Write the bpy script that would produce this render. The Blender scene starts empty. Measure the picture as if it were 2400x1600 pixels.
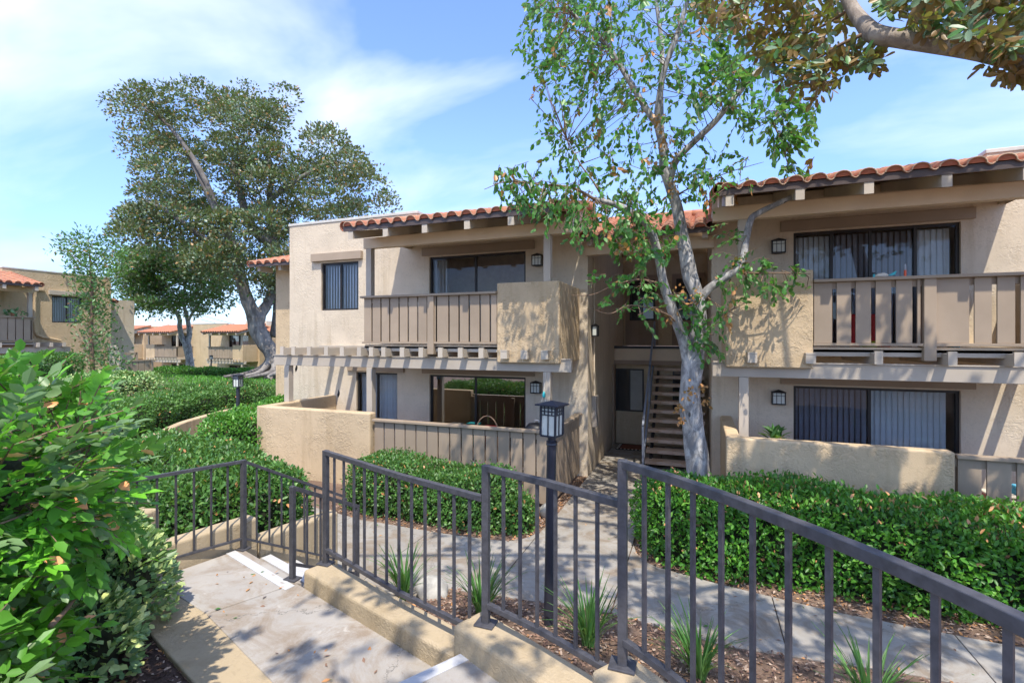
import bpy, bmesh, math, random
import numpy as np
from mathutils import Vector, Matrix, noise as mnoise

random.seed(11)
rng = np.random.default_rng(11)
S = bpy.context.scene
C = S.collection
R = math.radians

# ---------------------------------------------------------------- camera
YAW = R(20.9)
CY, SY = math.cos(YAW), math.sin(YAW)
EYE = 2.87
FPX = 1150.0
cam_d = bpy.data.cameras.new("camera")
cam_d.sensor_width = 36.0
cam_d.lens = 36.0 * FPX / 2400.0
cam_d.shift_y = -8.0 / 2400.0
cam_d.clip_start = 0.05
cam_d.clip_end = 1500
cam = bpy.data.objects.new("camera", cam_d)
cam.location = (0, 0, EYE)
cam.rotation_euler = (R(90), 0, YAW)
C.objects.link(cam)
S.camera = cam

# ---------------------------------------------------------------- light and sky
SUN = Vector((0.26, -0.476, 1.0)).normalized()          # towards the sun
sun_el = math.asin(SUN.z)
sun_az = math.atan2(SUN.x, SUN.y)
sl = bpy.data.lights.new("sun", 'SUN')
sl.energy = 2.5
sl.angle = R(0.53)
sl.color = (1.0, 0.93, 0.81)
so = bpy.data.objects.new("sun", sl)
so.rotation_euler = (-SUN).to_track_quat('-Z', 'Y').to_euler()
so.location = (5, -9, 20)
C.objects.link(so)

world = bpy.data.worlds.new("World")
S.world = world
world.use_nodes = True
wn, wl = world.node_tree.nodes, world.node_tree.links
wn.clear()
w_out = wn.new("ShaderNodeOutputWorld")
w_bg = wn.new("ShaderNodeBackground")
w_sky = wn.new("ShaderNodeTexSky")
w_sky.sky_type = 'NISHITA'
w_sky.sun_disc = False
w_sky.sun_elevation = sun_el
w_sky.sun_rotation = sun_az
w_sky.air_density = 1.0
w_sky.dust_density = 0.25
w_sky.ozone_density = 1.4
w_tc = wn.new("ShaderNodeTexCoord")
w_sep = wn.new("ShaderNodeSeparateXYZ")
wl.new(w_tc.outputs['Generated'], w_sep.inputs[0])
def wmath(op, a, b=None, clamp=False):
    n = wn.new("ShaderNodeMath"); n.operation = op; n.use_clamp = clamp
    for i, v in enumerate((a, b)):
        if v is None: continue
        if isinstance(v, (int, float)): n.inputs[i].default_value = v
        else: wl.new(v, n.inputs[i])
    return n.outputs[0]
# thin high cloud layer: view direction projected on a plane overhead
w_den = wmath('ADD', wmath('MAXIMUM', w_sep.outputs[2], 0.0), 0.16)
w_com = wn.new("ShaderNodeCombineXYZ")
wl.new(wmath('DIVIDE', w_sep.outputs[0], w_den), w_com.inputs[0])
wl.new(wmath('DIVIDE', w_sep.outputs[1], w_den), w_com.inputs[1])
w_map = wn.new("ShaderNodeMapping")
w_map.inputs['Rotation'].default_value = (0, 0, R(62))
w_map.inputs['Scale'].default_value = (0.55, 1.0, 1.0)
w_map.inputs['Location'].default_value = (2.35, 0.55, 0.0)
wl.new(w_com.outputs[0], w_map.inputs[0])
w_n1 = wn.new("ShaderNodeTexNoise")
w_n1.inputs['Scale'].default_value = 1.15
w_n1.inputs['Detail'].default_value = 6
w_n1.inputs['Roughness'].default_value = 0.52
w_n1.inputs['Distortion'].default_value = 0.45
wl.new(w_map.outputs[0], w_n1.inputs['Vector'])
w_rmp = wn.new("ShaderNodeValToRGB")
w_rmp.color_ramp.elements[0].position = 0.44
w_rmp.color_ramp.elements[0].color = (0, 0, 0, 1)
w_rmp.color_ramp.elements[1].position = 0.74
w_rmp.color_ramp.elements[1].color = (1, 1, 1, 1)
wl.new(w_n1.outputs[0], w_rmp.inputs[0])
w_mix = wn.new("ShaderNodeMix"); w_mix.data_type = 'RGBA'
wl.new(wmath('MULTIPLY', wmath('MULTIPLY', w_rmp.outputs[0], 0.85), wmath('ADD', wmath('MULTIPLY', w_sep.outputs[2], 2.4), 0.10), True), w_mix.inputs[0])
w_tint = wn.new("ShaderNodeMix"); w_tint.data_type = 'RGBA'; w_tint.blend_type = 'MULTIPLY'
w_tint.inputs[0].default_value = 1.0
w_tint.inputs[7].default_value = (0.80, 0.87, 1.13, 1)
wl.new(w_sky.outputs[0], w_tint.inputs[6])
w_low = wn.new("ShaderNodeMapRange")                    # painted tint: darkens and blues the sky towards the horizon
w_low.inputs[1].default_value = 0.0; w_low.inputs[2].default_value = 0.36
wl.new(w_sep.outputs[2], w_low.inputs[0])
w_lc = wn.new("ShaderNodeMix"); w_lc.data_type = 'RGBA'
wl.new(w_low.outputs[0], w_lc.inputs[0])
w_lc.inputs[6].default_value = (0.50, 0.58, 0.68, 1); w_lc.inputs[7].default_value = (1, 1, 1, 1)
w_t2 = wn.new("ShaderNodeMix"); w_t2.data_type = 'RGBA'; w_t2.blend_type = 'MULTIPLY'
w_t2.inputs[0].default_value = 1.0
wl.new(w_tint.outputs[2], w_t2.inputs[6]); wl.new(w_lc.outputs[2], w_t2.inputs[7])
wl.new(w_t2.outputs[2], w_mix.inputs[6])
w_mix.inputs[7].default_value = (4.2, 4.45, 4.75, 1)
wl.new(w_mix.outputs[2], w_bg.inputs[0])
w_bg.inputs[1].default_value = 0.15
wl.new(w_bg.outputs[0], w_out.inputs[0])

vs = S.view_settings
vs.view_transform = 'Standard'
vs.look = 'None'
vs.exposure = 1.24
vs.gamma = 1.0
vs.use_curve_mapping = False
S.render.engine = 'CYCLES'
S.cycles.max_bounces = 8
S.cycles.transparent_max_bounces = 12
S.cycles.diffuse_bounces = 4

# ---------------------------------------------------------------- picture point -> place (used while surveying the site)
def ray(u, v):
    r = (u - 1200.0) / FPX
    z = -(v - 792.0) / FPX
    return Vector((r * CY - SY, r * SY + CY, z))
def at(u, v, f):
    return Vector((0, 0, EYE)) + ray(u, v) * f
def at_y(u, v, y):
    d = ray(u, v)
    return Vector((0, 0, EYE)) + d * (y / d.y)
def at_z(u, v, z):
    d = ray(u, v)
    return Vector((0, 0, EYE)) + d * ((z - EYE) / d.z)
def project_np(P):
    f = -P[:, 0] * SY + P[:, 1] * CY
    r = P[:, 0] * CY + P[:, 1] * SY
    f2 = np.where(f > 0.05, f, 0.05)
    return 1200 + FPX * r / f2, 792 - FPX * (P[:, 2] - EYE) / f2, f

# ---------------------------------------------------------------- materials
def new_mat(name):
    m = bpy.data.materials.new(name)
    m.use_nodes = True
    n, l = m.node_tree.nodes, m.node_tree.links
    n.clear()
    out = n.new("ShaderNodeOutputMaterial")
    b = n.new("ShaderNodeBsdfPrincipled")
    l.new(b.outputs[0], out.inputs[0])
    return m, n, l, b, out
def nd(n, kind, **kw):
    x = n.new(kind)
    for k, v in kw.items():
        if k in x.inputs: x.inputs[k].default_value = v
        else: setattr(x, k, v)
    return x
def mixc(n, l, fac, a, b, blend='MIX'):
    m = n.new("ShaderNodeMix"); m.data_type = 'RGBA'; m.blend_type = blend
    for i, v in ((0, fac), (6, a), (7, b)):
        if hasattr(v, 'links'): l.new(v, m.inputs[i])
        elif isinstance(v, (int, float)): m.inputs[i].default_value = v
        else: m.inputs[i].default_value = (*v, 1)
    return m.outputs[2]
def ramp(n, l, src, p0, p1, c0=(0, 0, 0), c1=(1, 1, 1)):
    if p0 > p1: p0, p1, c0, c1 = p1, p0, c1, c0
    r = n.new("ShaderNodeValToRGB")
    r.color_ramp.elements[0].position = p0; r.color_ramp.elements[0].color = (*c0, 1)
    r.color_ramp.elements[1].position = p1; r.color_ramp.elements[1].color = (*c1, 1)
    l.new(src, r.inputs[0])
    return r.outputs[0]
def coords(n, l, scale=(1, 1, 1), kind='Object'):
    t = n.new("ShaderNodeTexCoord"); m = n.new("ShaderNodeMapping")
    m.inputs['Scale'].default_value = scale
    l.new(t.outputs[kind], m.inputs[0])
    return m.outputs[0]

def stucco(name, col, rough_scale=15.0, bump=0.5, dist=0.014):
    m, n, l, b, _ = new_mat(name)
    v = coords(n, l)
    big = nd(n, "ShaderNodeTexNoise", Scale=1.1, Detail=5.0, Roughness=0.6); l.new(v, big.inputs['Vector'])
    tr = nd(n, "ShaderNodeTexNoise", Scale=rough_scale, Detail=5.0, Roughness=0.62, Distortion=1.1); l.new(v, tr.inputs['Vector'])
    pm = nd(n, "ShaderNodeTexNoise", Scale=2.6, Detail=2.0); l.new(v, pm.inputs['Vector'])
    fine = nd(n, "ShaderNodeTexNoise", Scale=130.0, Detail=2.0); l.new(v, fine.inputs['Vector'])
    c1 = mixc(n, l, ramp(n, l, big.outputs[0], 0.3, 0.72), tuple(x * 0.88 for x in col), tuple(min(1, x * 1.08) for x in col))
    # streaky grime running down
    vs_ = coords(n, l, (3.0, 3.0, 0.28))
    st = nd(n, "ShaderNodeTexNoise", Scale=1.6, Detail=4.0, Roughness=0.6); l.new(vs_, st.inputs['Vector'])
    c2 = mixc(n, l, ramp(n, l, st.outputs[0], 0.55, 0.8), c1, (col[0] * .76, col[1] * .73, col[2] * .68))
    pmr = ramp(n, l, pm.outputs[0], 0.36, 0.66)
    edg = nd(n, "ShaderNodeMath", operation='MULTIPLY'); l.new(ramp(n, l, tr.outputs[0], 0.42, 0.60), edg.inputs[0]); l.new(pmr, edg.inputs[1])
    edge = edg.outputs[0]
    cav = mixc(n, l, ramp(n, l, tr.outputs[0], 0.34, 0.46), tuple(x * 0.90 for x in (1, 1, 1)), (1, 1, 1))
    l.new(mixc(n, l, 1.0, c2, cav, 'MULTIPLY'), b.inputs['Base Color'])
    b.inputs['Roughness'].default_value = 0.92
    b.inputs['Specular IOR Level'].default_value = 0.2
    add = nd(n, "ShaderNodeMath", operation='MULTIPLY_ADD'); l.new(edge, add.inputs[0]); add.inputs[1].default_value = 0.8
    sc = nd(n, "ShaderNodeMath", operation='MULTIPLY'); l.new(fine.outputs[0], sc.inputs[0]); sc.inputs[1].default_value = 0.3
    l.new(sc.outputs[0], add.inputs[2])
    bp = nd(n, "ShaderNodeBump", Strength=bump, Distance=dist); l.new(add.outputs[0], bp.inputs['Height'])
    l.new(bp.outputs[0], b.inputs['Normal'])
    return m
def painted_wood(name, col, axis=(2, 2, 0.35), var=0.14, rough=0.62):
    m, n, l, b, _ = new_mat(name)
    v = coords(n, l, axis)
    g = nd(n, "ShaderNodeTexNoise", Scale=14.0, Detail=5.0, Roughness=0.65); l.new(v, g.inputs['Vector'])
    v2 = coords(n, l)
    w = nd(n, "ShaderNodeTexNoise", Scale=1.7, Detail=3.0); l.new(v2, w.inputs['Vector'])
    oi = n.new("ShaderNodeObjectInfo")
    c = mixc(n, l, ramp(n, l, w.outputs[0], 0.3, 0.75), tuple(x * (1 - var) for x in col), tuple(x * (1 + var * .6) for x in col))
    rv = nd(n, "ShaderNodeMapRange"); l.new(oi.outputs['Random'], rv.inputs[0]); rv.inputs[3].default_value = 0.93; rv.inputs[4].default_value = 1.05
    hs = nd(n, "ShaderNodeHueSaturation"); l.new(c, hs.inputs['Color']); l.new(rv.outputs[0], hs.inputs['Value'])
    l.new(hs.outputs[0], b.inputs['Base Color'])
    b.inputs['Roughness'].default_value = rough
    b.inputs['Specular IOR Level'].default_value = 0.3
    bp = nd(n, "ShaderNodeBump", Strength=0.25, Distance=0.006); l.new(g.outputs[0], bp.inputs['Height']); l.new(bp.outputs[0], b.inputs['Normal'])
    return m
def plain(name, col, rough=0.6, metal=0.0, var=0.1, scale=8.0, bump=0.0, spec=0.4):
    m, n, l, b, _ = new_mat(name)
    v = coords(n, l)
    g = nd(n, "ShaderNodeTexNoise", Scale=scale, Detail=4.0, Roughness=0.6); l.new(v, g.inputs['Vector'])
    c = mixc(n, l, ramp(n, l, g.outputs[0], 0.3, 0.7), tuple(x * (1 - var) for x in col), tuple(x * (1 + var) for x in col))
    l.new(c, b.inputs['Base Color'])
    b.inputs['Roughness'].default_value = rough
    b.inputs['Metallic'].default_value = metal
    b.inputs['Specular IOR Level'].default_value = spec
    if bump:
        bp = nd(n, "ShaderNodeBump", Strength=bump, Distance=0.01); l.new(g.outputs[0], bp.inputs['Height']); l.new(bp.outputs[0], b.inputs['Normal'])
    return m
def concrete(name, col, stain=0.25):
    m, n, l, b, _ = new_mat(name)
    v = coords(n, l)
    big = nd(n, "ShaderNodeTexNoise", Scale=1.4, Detail=6.0, Roughness=0.62); l.new(v, big.inputs['Vector'])
    mid = nd(n, "ShaderNodeTexNoise", Scale=7.0, Detail=5.0, Roughness=0.7, Distortion=0.5); l.new(v, mid.inputs['Vector'])
    fine = nd(n, "ShaderNodeTexNoise", Scale=160.0, Detail=3.0, Roughness=0.7); l.new(v, fine.inputs['Vector'])
    c = mixc(n, l, ramp(n, l, big.outputs[0], 0.32, 0.7), tuple(x * (1 - stain) for x in col), tuple(x * 1.05 for x in col))
    c = mixc(n, l, ramp(n, l, mid.outputs[0], 0.5, 0.82), c, (col[0] * .80, col[1] * .74, col[2] * .66))
    st = nd(n, "ShaderNodeTexNoise", Scale=1.5, Detail=8.0, Roughness=0.72, Distortion=1.6); l.new(v, st.inputs['Vector'])
    c = mixc(n, l, ramp(n, l, st.outputs[0], 0.46, 0.62), c, (col[0] * .66, col[1] * .57, col[2] * .48))
    vw = nd(n, "ShaderNodeVectorMath", operation='MULTIPLY_ADD'); l.new(mid.outputs['Color'], vw.inputs[0]); vw.inputs[1].default_value = (.35, .35, .35); l.new(v, vw.inputs[2])
    vo = nd(n, "ShaderNodeTexVoronoi", Scale=0.55, feature='DISTANCE_TO_EDGE'); l.new(vw.outputs[0], vo.inputs['Vector'])
    c = mixc(n, l, ramp(n, l, vo.outputs['Distance'], 0.0012, 0.0035, (1, 1, 1), (0, 0, 0)), c, tuple(x * .35 for x in col))
    ck = nd(n, "ShaderNodeTexNoise", Scale=2.4, Detail=8.0, Roughness=0.75); l.new(v, ck.inputs['Vector'])
    c = mixc(n, l, ramp(n, l, ck.outputs[0], 0.38, 0.30), c, tuple(x * 1.22 for x in col))
    c = mixc(n, l, ramp(n, l, fine.outputs[0], 0.60, 0.80), c, tuple(x * 0.7 for x in col))
    c = mixc(n, l, ramp(n, l, fine.outputs[0], 0.40, 0.22), c, tuple(x * 1.12 for x in col))
    l.new(c, b.inputs['Base Color'])
    b.inputs['Roughness'].default_value = 0.88
    b.inputs['Specular IOR Level'].default_value = 0.25
    bp = nd(n, "ShaderNodeBump", Strength=0.35, Distance=0.004); l.new(fine.outputs[0], bp.inputs['Height']); l.new(bp.outputs[0], b.inputs['Normal'])
    return m
def terracotta(name, c_a, c_b):
    m, n, l, b, _ = new_mat(name)
    v = coords(n, l)
    oi = n.new("ShaderNodeObjectInfo")
    g = nd(n, "ShaderNodeTexNoise", Scale=9.0, Detail=5.0, Roughness=0.65); l.new(v, g.inputs['Vector'])
    c = mixc(n, l, oi.outputs['Random'], c_a, c_b)
    c = mixc(n, l, ramp(n, l, g.outputs[0], 0.45, 0.8), c, (0.30, 0.19, 0.13))
    l.new(c, b.inputs['Base Color'])
    b.inputs['Roughness'].default_value = 0.8
    bp = nd(n, "ShaderNodeBump", Strength=0.2, Distance=0.005); l.new(g.outputs[0], bp.inputs['Height']); l.new(bp.outputs[0], b.inputs['Normal'])
    return m
def glass(name, ior=1.55, tint=(0.72, 0.76, 0.78), extra=0.0):
    m, n, l, b, out = new_mat(name)
    n.remove(b)
    tr = nd(n, "ShaderNodeBsdfTransparent"); tr.inputs[0].default_value = (*tint, 1)
    gl = nd(n, "ShaderNodeBsdfGlossy"); gl.inputs['Roughness'].default_value = 0.012
    gl.inputs[0].default_value = (0.92, 0.95, 0.97, 1)
    fr = nd(n, "ShaderNodeFresnel", IOR=ior)
    ad = nd(n, "ShaderNodeMath", operation='ADD', use_clamp=True); l.new(fr.outputs[0], ad.inputs[0]); ad.inputs[1].default_value = extra
    v = coords(n, l)
    g = nd(n, "ShaderNodeTexNoise", Scale=1.3, Detail=1.0); l.new(v, g.inputs['Vector'])
    bp = nd(n, "ShaderNodeBump", Strength=0.05, Distance=0.02); l.new(g.outputs[0], bp.inputs['Height']); l.new(bp.outputs[0], gl.inputs['Normal'])
    mx = n.new("ShaderNodeMixShader")
    l.new(ad.outputs[0], mx.inputs[0]); l.new(tr.outputs[0], mx.inputs[1]); l.new(gl.outputs[0], mx.inputs[2])
    l.new(mx.outputs[0], out.inputs[0])
    return m
def leaf_mat(name, front, back=None, trans=(0.25, 0.45, 0.05), tfac=0.22, rough=0.42, spec=0.42):
    m, n, l, b, out = new_mat(name)
    back = back or tuple(min(1, x * 1.25 + 0.012) for x in front)
    geo = n.new("ShaderNodeNewGeometry")
    oi = n.new("ShaderNodeObjectInfo")
    v = coords(n, l, kind='Object')
    g = nd(n, "ShaderNodeTexNoise", Scale=2.3, Detail=2.0); l.new(v, g.inputs['Vector'])
    c = mixc(n, l, ramp(n, l, g.outputs[0], 0.3, 0.7), tuple(x * 0.72 for x in front), tuple(x * 1.28 for x in front))
    c = mixc(n, l, geo.outputs['Backfacing'], c, back)
    l.new(c, b.inputs['Base Color'])
    b.inputs['Roughness'].default_value = rough
    b.inputs['Specular IOR Level'].default_value = spec
    t = n.new("ShaderNodeBsdfTranslucent"); t.inputs[0].default_value = (*trans, 1)
    mx = n.new("ShaderNodeMixShader"); mx.inputs[0].default_value = tfac
    l.new(b.outputs[0], mx.inputs[1]); l.new(t.outputs[0], mx.inputs[2]); l.new(mx.outputs[0], out.inputs[0])
    return m
def bark(name, col, dark, scale=5.0, eyes=True, stretch=(1, 1, 0.45)):
    m, n, l, b, _ = new_mat(name)
    v = coords(n, l, stretch)
    g = nd(n, "ShaderNodeTexNoise", Scale=scale, Detail=7.0, Roughness=0.68, Distortion=0.8); l.new(v, g.inputs['Vector'])
    g2 = nd(n, "ShaderNodeTexNoise", Scale=scale * 5, Detail=4.0, Roughness=0.7); l.new(v, g2.inputs['Vector'])
    c = mixc(n, l, ramp(n, l, g.outputs[0], 0.44, 0.60), dark, col)
    c = mixc(n, l, ramp(n, l, g2.outputs[0], 0.56, 0.70), c, tuple(x * 0.55 for x in col))
    if eyes:
        vo = nd(n, "ShaderNodeTexVoronoi", Scale=scale * 0.9); l.new(v, vo.inputs['Vector'])
        c = mixc(n, l, ramp(n, l, vo.outputs['Distance'], 0.10, 0.17, (1, 1, 1), (0, 0, 0)), c, tuple(x * 0.35 for x in dark))
    l.new(c, b.inputs['Base Color'])
    b.inputs['Roughness'].default_value = 0.85
    bp = nd(n, "ShaderNodeBump", Strength=0.7, Distance=0.03); l.new(g.outputs[0], bp.inputs['Height']); l.new(bp.outputs[0], b.inputs['Normal'])
    return m
def soil(name, a, b_, scale=30.0):
    m, n, l, b, _ = new_mat(name)
    v = coords(n, l)
    g = nd(n, "ShaderNodeTexNoise", Scale=scale, Detail=6.0, Roughness=0.75); l.new(v, g.inputs['Vector'])
    g2 = nd(n, "ShaderNodeTexNoise", Scale=1.5, Detail=4.0); l.new(v, g2.inputs['Vector'])
    c = mixc(n, l, ramp(n, l, g.outputs[0], 0.35, 0.68), a, b_)
    c = mixc(n, l, ramp(n, l, g2.outputs[0], 0.4, 0.7), c, tuple(x * .7 for x in a))
    l.new(c, b.inputs['Base Color']); b.inputs['Roughness'].default_value = 0.95
    bp = nd(n, "ShaderNodeBump", Strength=0.8, Distance=0.03); l.new(g.outputs[0], bp.inputs['Height']); l.new(bp.outputs[0], b.inputs['Normal'])
    return m

M = dict(
    stucco=stucco("facade_stucco", (0.645, 0.54, 0.405)),
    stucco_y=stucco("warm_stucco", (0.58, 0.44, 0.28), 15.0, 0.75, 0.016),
    stucco_b=stucco("plinth_stucco", (0.38, 0.33, 0.28)),
    stucco_low=stucco("low_wall_stucco", (0.46, 0.365, 0.24), 26.0, 0.5, 0.010),
    taupe=painted_wood("taupe_board", (0.36, 0.278, 0.20)),
    beam=painted_wood("grey_taupe_beam", (0.50, 0.43, 0.345), (0.35, 2, 2)),
    soffit=painted_wood("tan_soffit", (0.70, 0.55, 0.385), (0.35, 2, 2)),
    door=painted_wood("brown_door_panel", (0.33, 0.235, 0.165)),
    fascia=plain("dark_fascia", (0.085, 0.062, 0.055), 0.5),
    dark=plain("dark_bronze", (0.022, 0.018, 0.016), 0.45),
    coping=plain("coping_metal", (0.56, 0.53, 0.47), 0.5),
    rail=plain("charcoal_rail", (0.066, 0.065, 0.074), 0.42, 0.0, 0.30, 26.0, 0.10, 0.45),
    tile=terracotta("terracotta_tile", (0.50, 0.20, 0.105), (0.40, 0.145, 0.085)),
    tile_rim=terracotta("tile_rim", (0.58, 0.40, 0.27), (0.50, 0.33, 0.22)),
    tile_in=terracotta("tile_stop", (0.42, 0.12, 0.055), (0.36, 0.10, 0.05)),
    glass=glass("window_glass", 1.30, (0.86, 0.88, 0.89), 0.0),
    mirror=glass("reflecting_glass", 1.7, (0.28, 0.30, 0.30), 0.30),
    screen=glass("screened_glass", 1.33, (0.68, 0.69, 0.72), 0.01),
    blind=plain("white_blind", (0.78, 0.78, 0.78), 0.6, 0, 0.05),
    room=plain("room_paint", (0.62, 0.50, 0.40), 0.9),
    concrete=concrete("walk_concrete", (0.36, 0.335, 0.30)),
    slab=concrete("landing_concrete", (0.41, 0.38, 0.345), 0.22),
    white=plain("nosing_paint", (0.50, 0.50, 0.51), 0.7, 0, 0.06, 30.0, 0.2),
    rough=concrete("rough_riser", (0.36, 0.34, 0.32)),
    tread=concrete("aggregate_tread", (0.66, 0.50, 0.385)),
    soil=soil("soil", (0.17, 0.105, 0.07), (0.29, 0.20, 0.145)),
    mulch=soil("mulch_floor", (0.075, 0.042, 0.032), (0.17, 0.105, 0.08), 45.0),
    grass=soil("lawn_grass", (0.06, 0.12, 0.025), (0.12, 0.20, 0.045), 40.0),
    chipA=plain("bark_chip_brown", (0.24, 0.145, 0.10), 0.9), chipB=plain("bark_chip_pale", (0.42, 0.31, 0.235), 0.9),
    chipC=plain("bark_chip_dark", (0.10, 0.058, 0.045), 0.9),
    lamp_pane=plain("frosted_lamp_glass", (0.60, 0.62, 0.56), 0.35, 0, 0.06),
    navy=plain("dark_post_paint", (0.030, 0.032, 0.045), 0.38, 0, 0.12),
    black=plain("black_metal", (0.02, 0.02, 0.022), 0.45),
    steel=plain("grey_blue_steel", (0.24, 0.27, 0.33), 0.5),
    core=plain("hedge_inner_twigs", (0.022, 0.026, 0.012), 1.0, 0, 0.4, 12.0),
    twig=plain("twig_brown", (0.20, 0.13, 0.085), 0.85, 0, 0.25, 20.0),
    barkA=bark("pale_grey_bark", (0.50, 0.48, 0.455), (0.20, 0.19, 0.185), 8.0),
    barkB=bark("grey_root_bark", (0.29, 0.265, 0.24), (0.13, 0.115, 0.105), 2.0, False),
    barkC=bark("tan_grey_bark", (0.40, 0.34, 0.28), (0.24, 0.195, 0.16), 7.0, False),
    rock=plain("pale_rock", (0.42, 0.40, 0.36), 0.9, 0, 0.25, 9.0, 0.4),
    teal=plain("teal_plastic", (0.04, 0.42, 0.45), 0.35), orange=plain("orange_plastic", (0.75, 0.10, 0.03), 0.35),
    sky_blue=plain("blue_ornament", (0.10, 0.42, 0.62), 0.4), mat_red=plain("doormat_rust", (0.20, 0.06, 0.025), 0.95),
    mat_dark=plain("doormat_border", (0.02, 0.02, 0.02), 0.95), cream=plain("cream_paint", (0.66, 0.60, 0.50), 0.6),
    red=plain("red_plastic", (0.5, 0.02, 0.02), 0.4), lime=plain("lime_plastic", (0.42, 0.52, 0.03), 0.5), grey=plain("grey_plastic", (0.30, 0.32, 0.35), 0.5),
    terra_pot=plain("terracotta_pot", (0.36, 0.15, 0.08), 0.8), wire=plain("cable_black", (0.02, 0.02, 0.02), 0.6),
)
L = dict(
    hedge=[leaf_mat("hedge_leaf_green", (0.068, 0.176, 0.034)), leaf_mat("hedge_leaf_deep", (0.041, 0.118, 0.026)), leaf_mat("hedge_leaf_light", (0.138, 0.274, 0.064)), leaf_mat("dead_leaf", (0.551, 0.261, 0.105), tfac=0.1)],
    bright=[leaf_mat("ivy_leaf_green", (0.067, 0.216, 0.020), trans=(.22, .55, .04)), leaf_mat("ivy_leaf_deep", (0.037, 0.136, 0.018)), leaf_mat("ivy_leaf_light", (0.140, 0.320, 0.045), trans=(.3, .6, .06)), leaf_mat("dead_ivy_leaf", (0.598, 0.296, 0.134), tfac=0.1)],
    bush=[leaf_mat("bush_leaf_green", (0.105, 0.295, 0.038), trans=(.2, .5, .04), tfac=.3), leaf_mat("bush_leaf_grey_green", (0.155, 0.254, 0.105)), leaf_mat("bush_leaf_fresh", (0.178, 0.508, 0.038), trans=(.25, .6, .04), tfac=.3), leaf_mat("bush_leaf_dry", (1.064, 0.446, 0.203), tfac=0.12)],
    varieg=[leaf_mat("pale_shrub_leaf", (0.282, 0.430, 0.171)), leaf_mat("cream_shrub_leaf", (0.546, 0.644, 0.268)), leaf_mat("grey_shrub_leaf", (0.166, 0.272, 0.125)), leaf_mat("shrub_tip_leaf", (0.702, 0.780, 0.286))],
    tree=[leaf_mat("street_leaf_green", (0.061, 0.203, 0.034), trans=(.2, .55, .05), tfac=.3), leaf_mat("street_leaf_deep", (0.035, 0.115, 0.027)), leaf_mat("street_leaf_light", (0.115, 0.270, 0.068), trans=(.3, .6, .1), tfac=.3), leaf_mat("withered_leaf", (0.36, 0.165, 0.055), tfac=0.15)],
    ficus=[leaf_mat("ficus_leaf_green", (0.085, 0.150, 0.062), (0.15, 0.15, 0.075), tfac=.14), leaf_mat("ficus_leaf_grey", (0.17, 0.22, 0.14), (0.18, 0.18, 0.10), tfac=.1), leaf_mat("ficus_leaf_olive", (0.115, 0.15, 0.065), (0.17, 0.16, 0.08), tfac=.12), leaf_mat("ficus_leaf_rust", (0.27, 0.155, 0.055), tfac=.1)],
    magno=[leaf_mat("branch_leaf_grey_green", (0.121, 0.223, 0.127), (0.25, 0.145, 0.065), trans=(.35, .32, .08), tfac=.22), leaf_mat("branch_leaf_green", (0.086, 0.242, 0.076), (0.28, 0.165, 0.065), trans=(.35, .42, .06), tfac=.25), leaf_mat("branch_leaf_rust", (0.293, 0.184, 0.072), (0.30, 0.155, 0.06), tfac=.2), leaf_mat("branch_leaf_pale", (0.276, 0.405, 0.272), (0.27, 0.18, 0.09))],
    mid=[leaf_mat("young_tree_leaf", (0.072, 0.180, 0.054)), leaf_mat("young_tree_leaf_deep", (0.042, 0.114, 0.036)), leaf_mat("young_tree_leaf_pale", (0.156, 0.276, 0.120)), leaf_mat("young_tree_leaf_dry", (0.360, 0.192, 0.096))],
    blade=[leaf_mat("strap_leaf_green", (0.072, 0.208, 0.046), tfac=.25), leaf_mat("strap_leaf_light", (0.143, 0.299, 0.085)), leaf_mat("strap_leaf_deep", (0.039, 0.117, 0.026)), leaf_mat("strap_leaf_dry", (0.455, 0.325, 0.156))],
)

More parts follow.
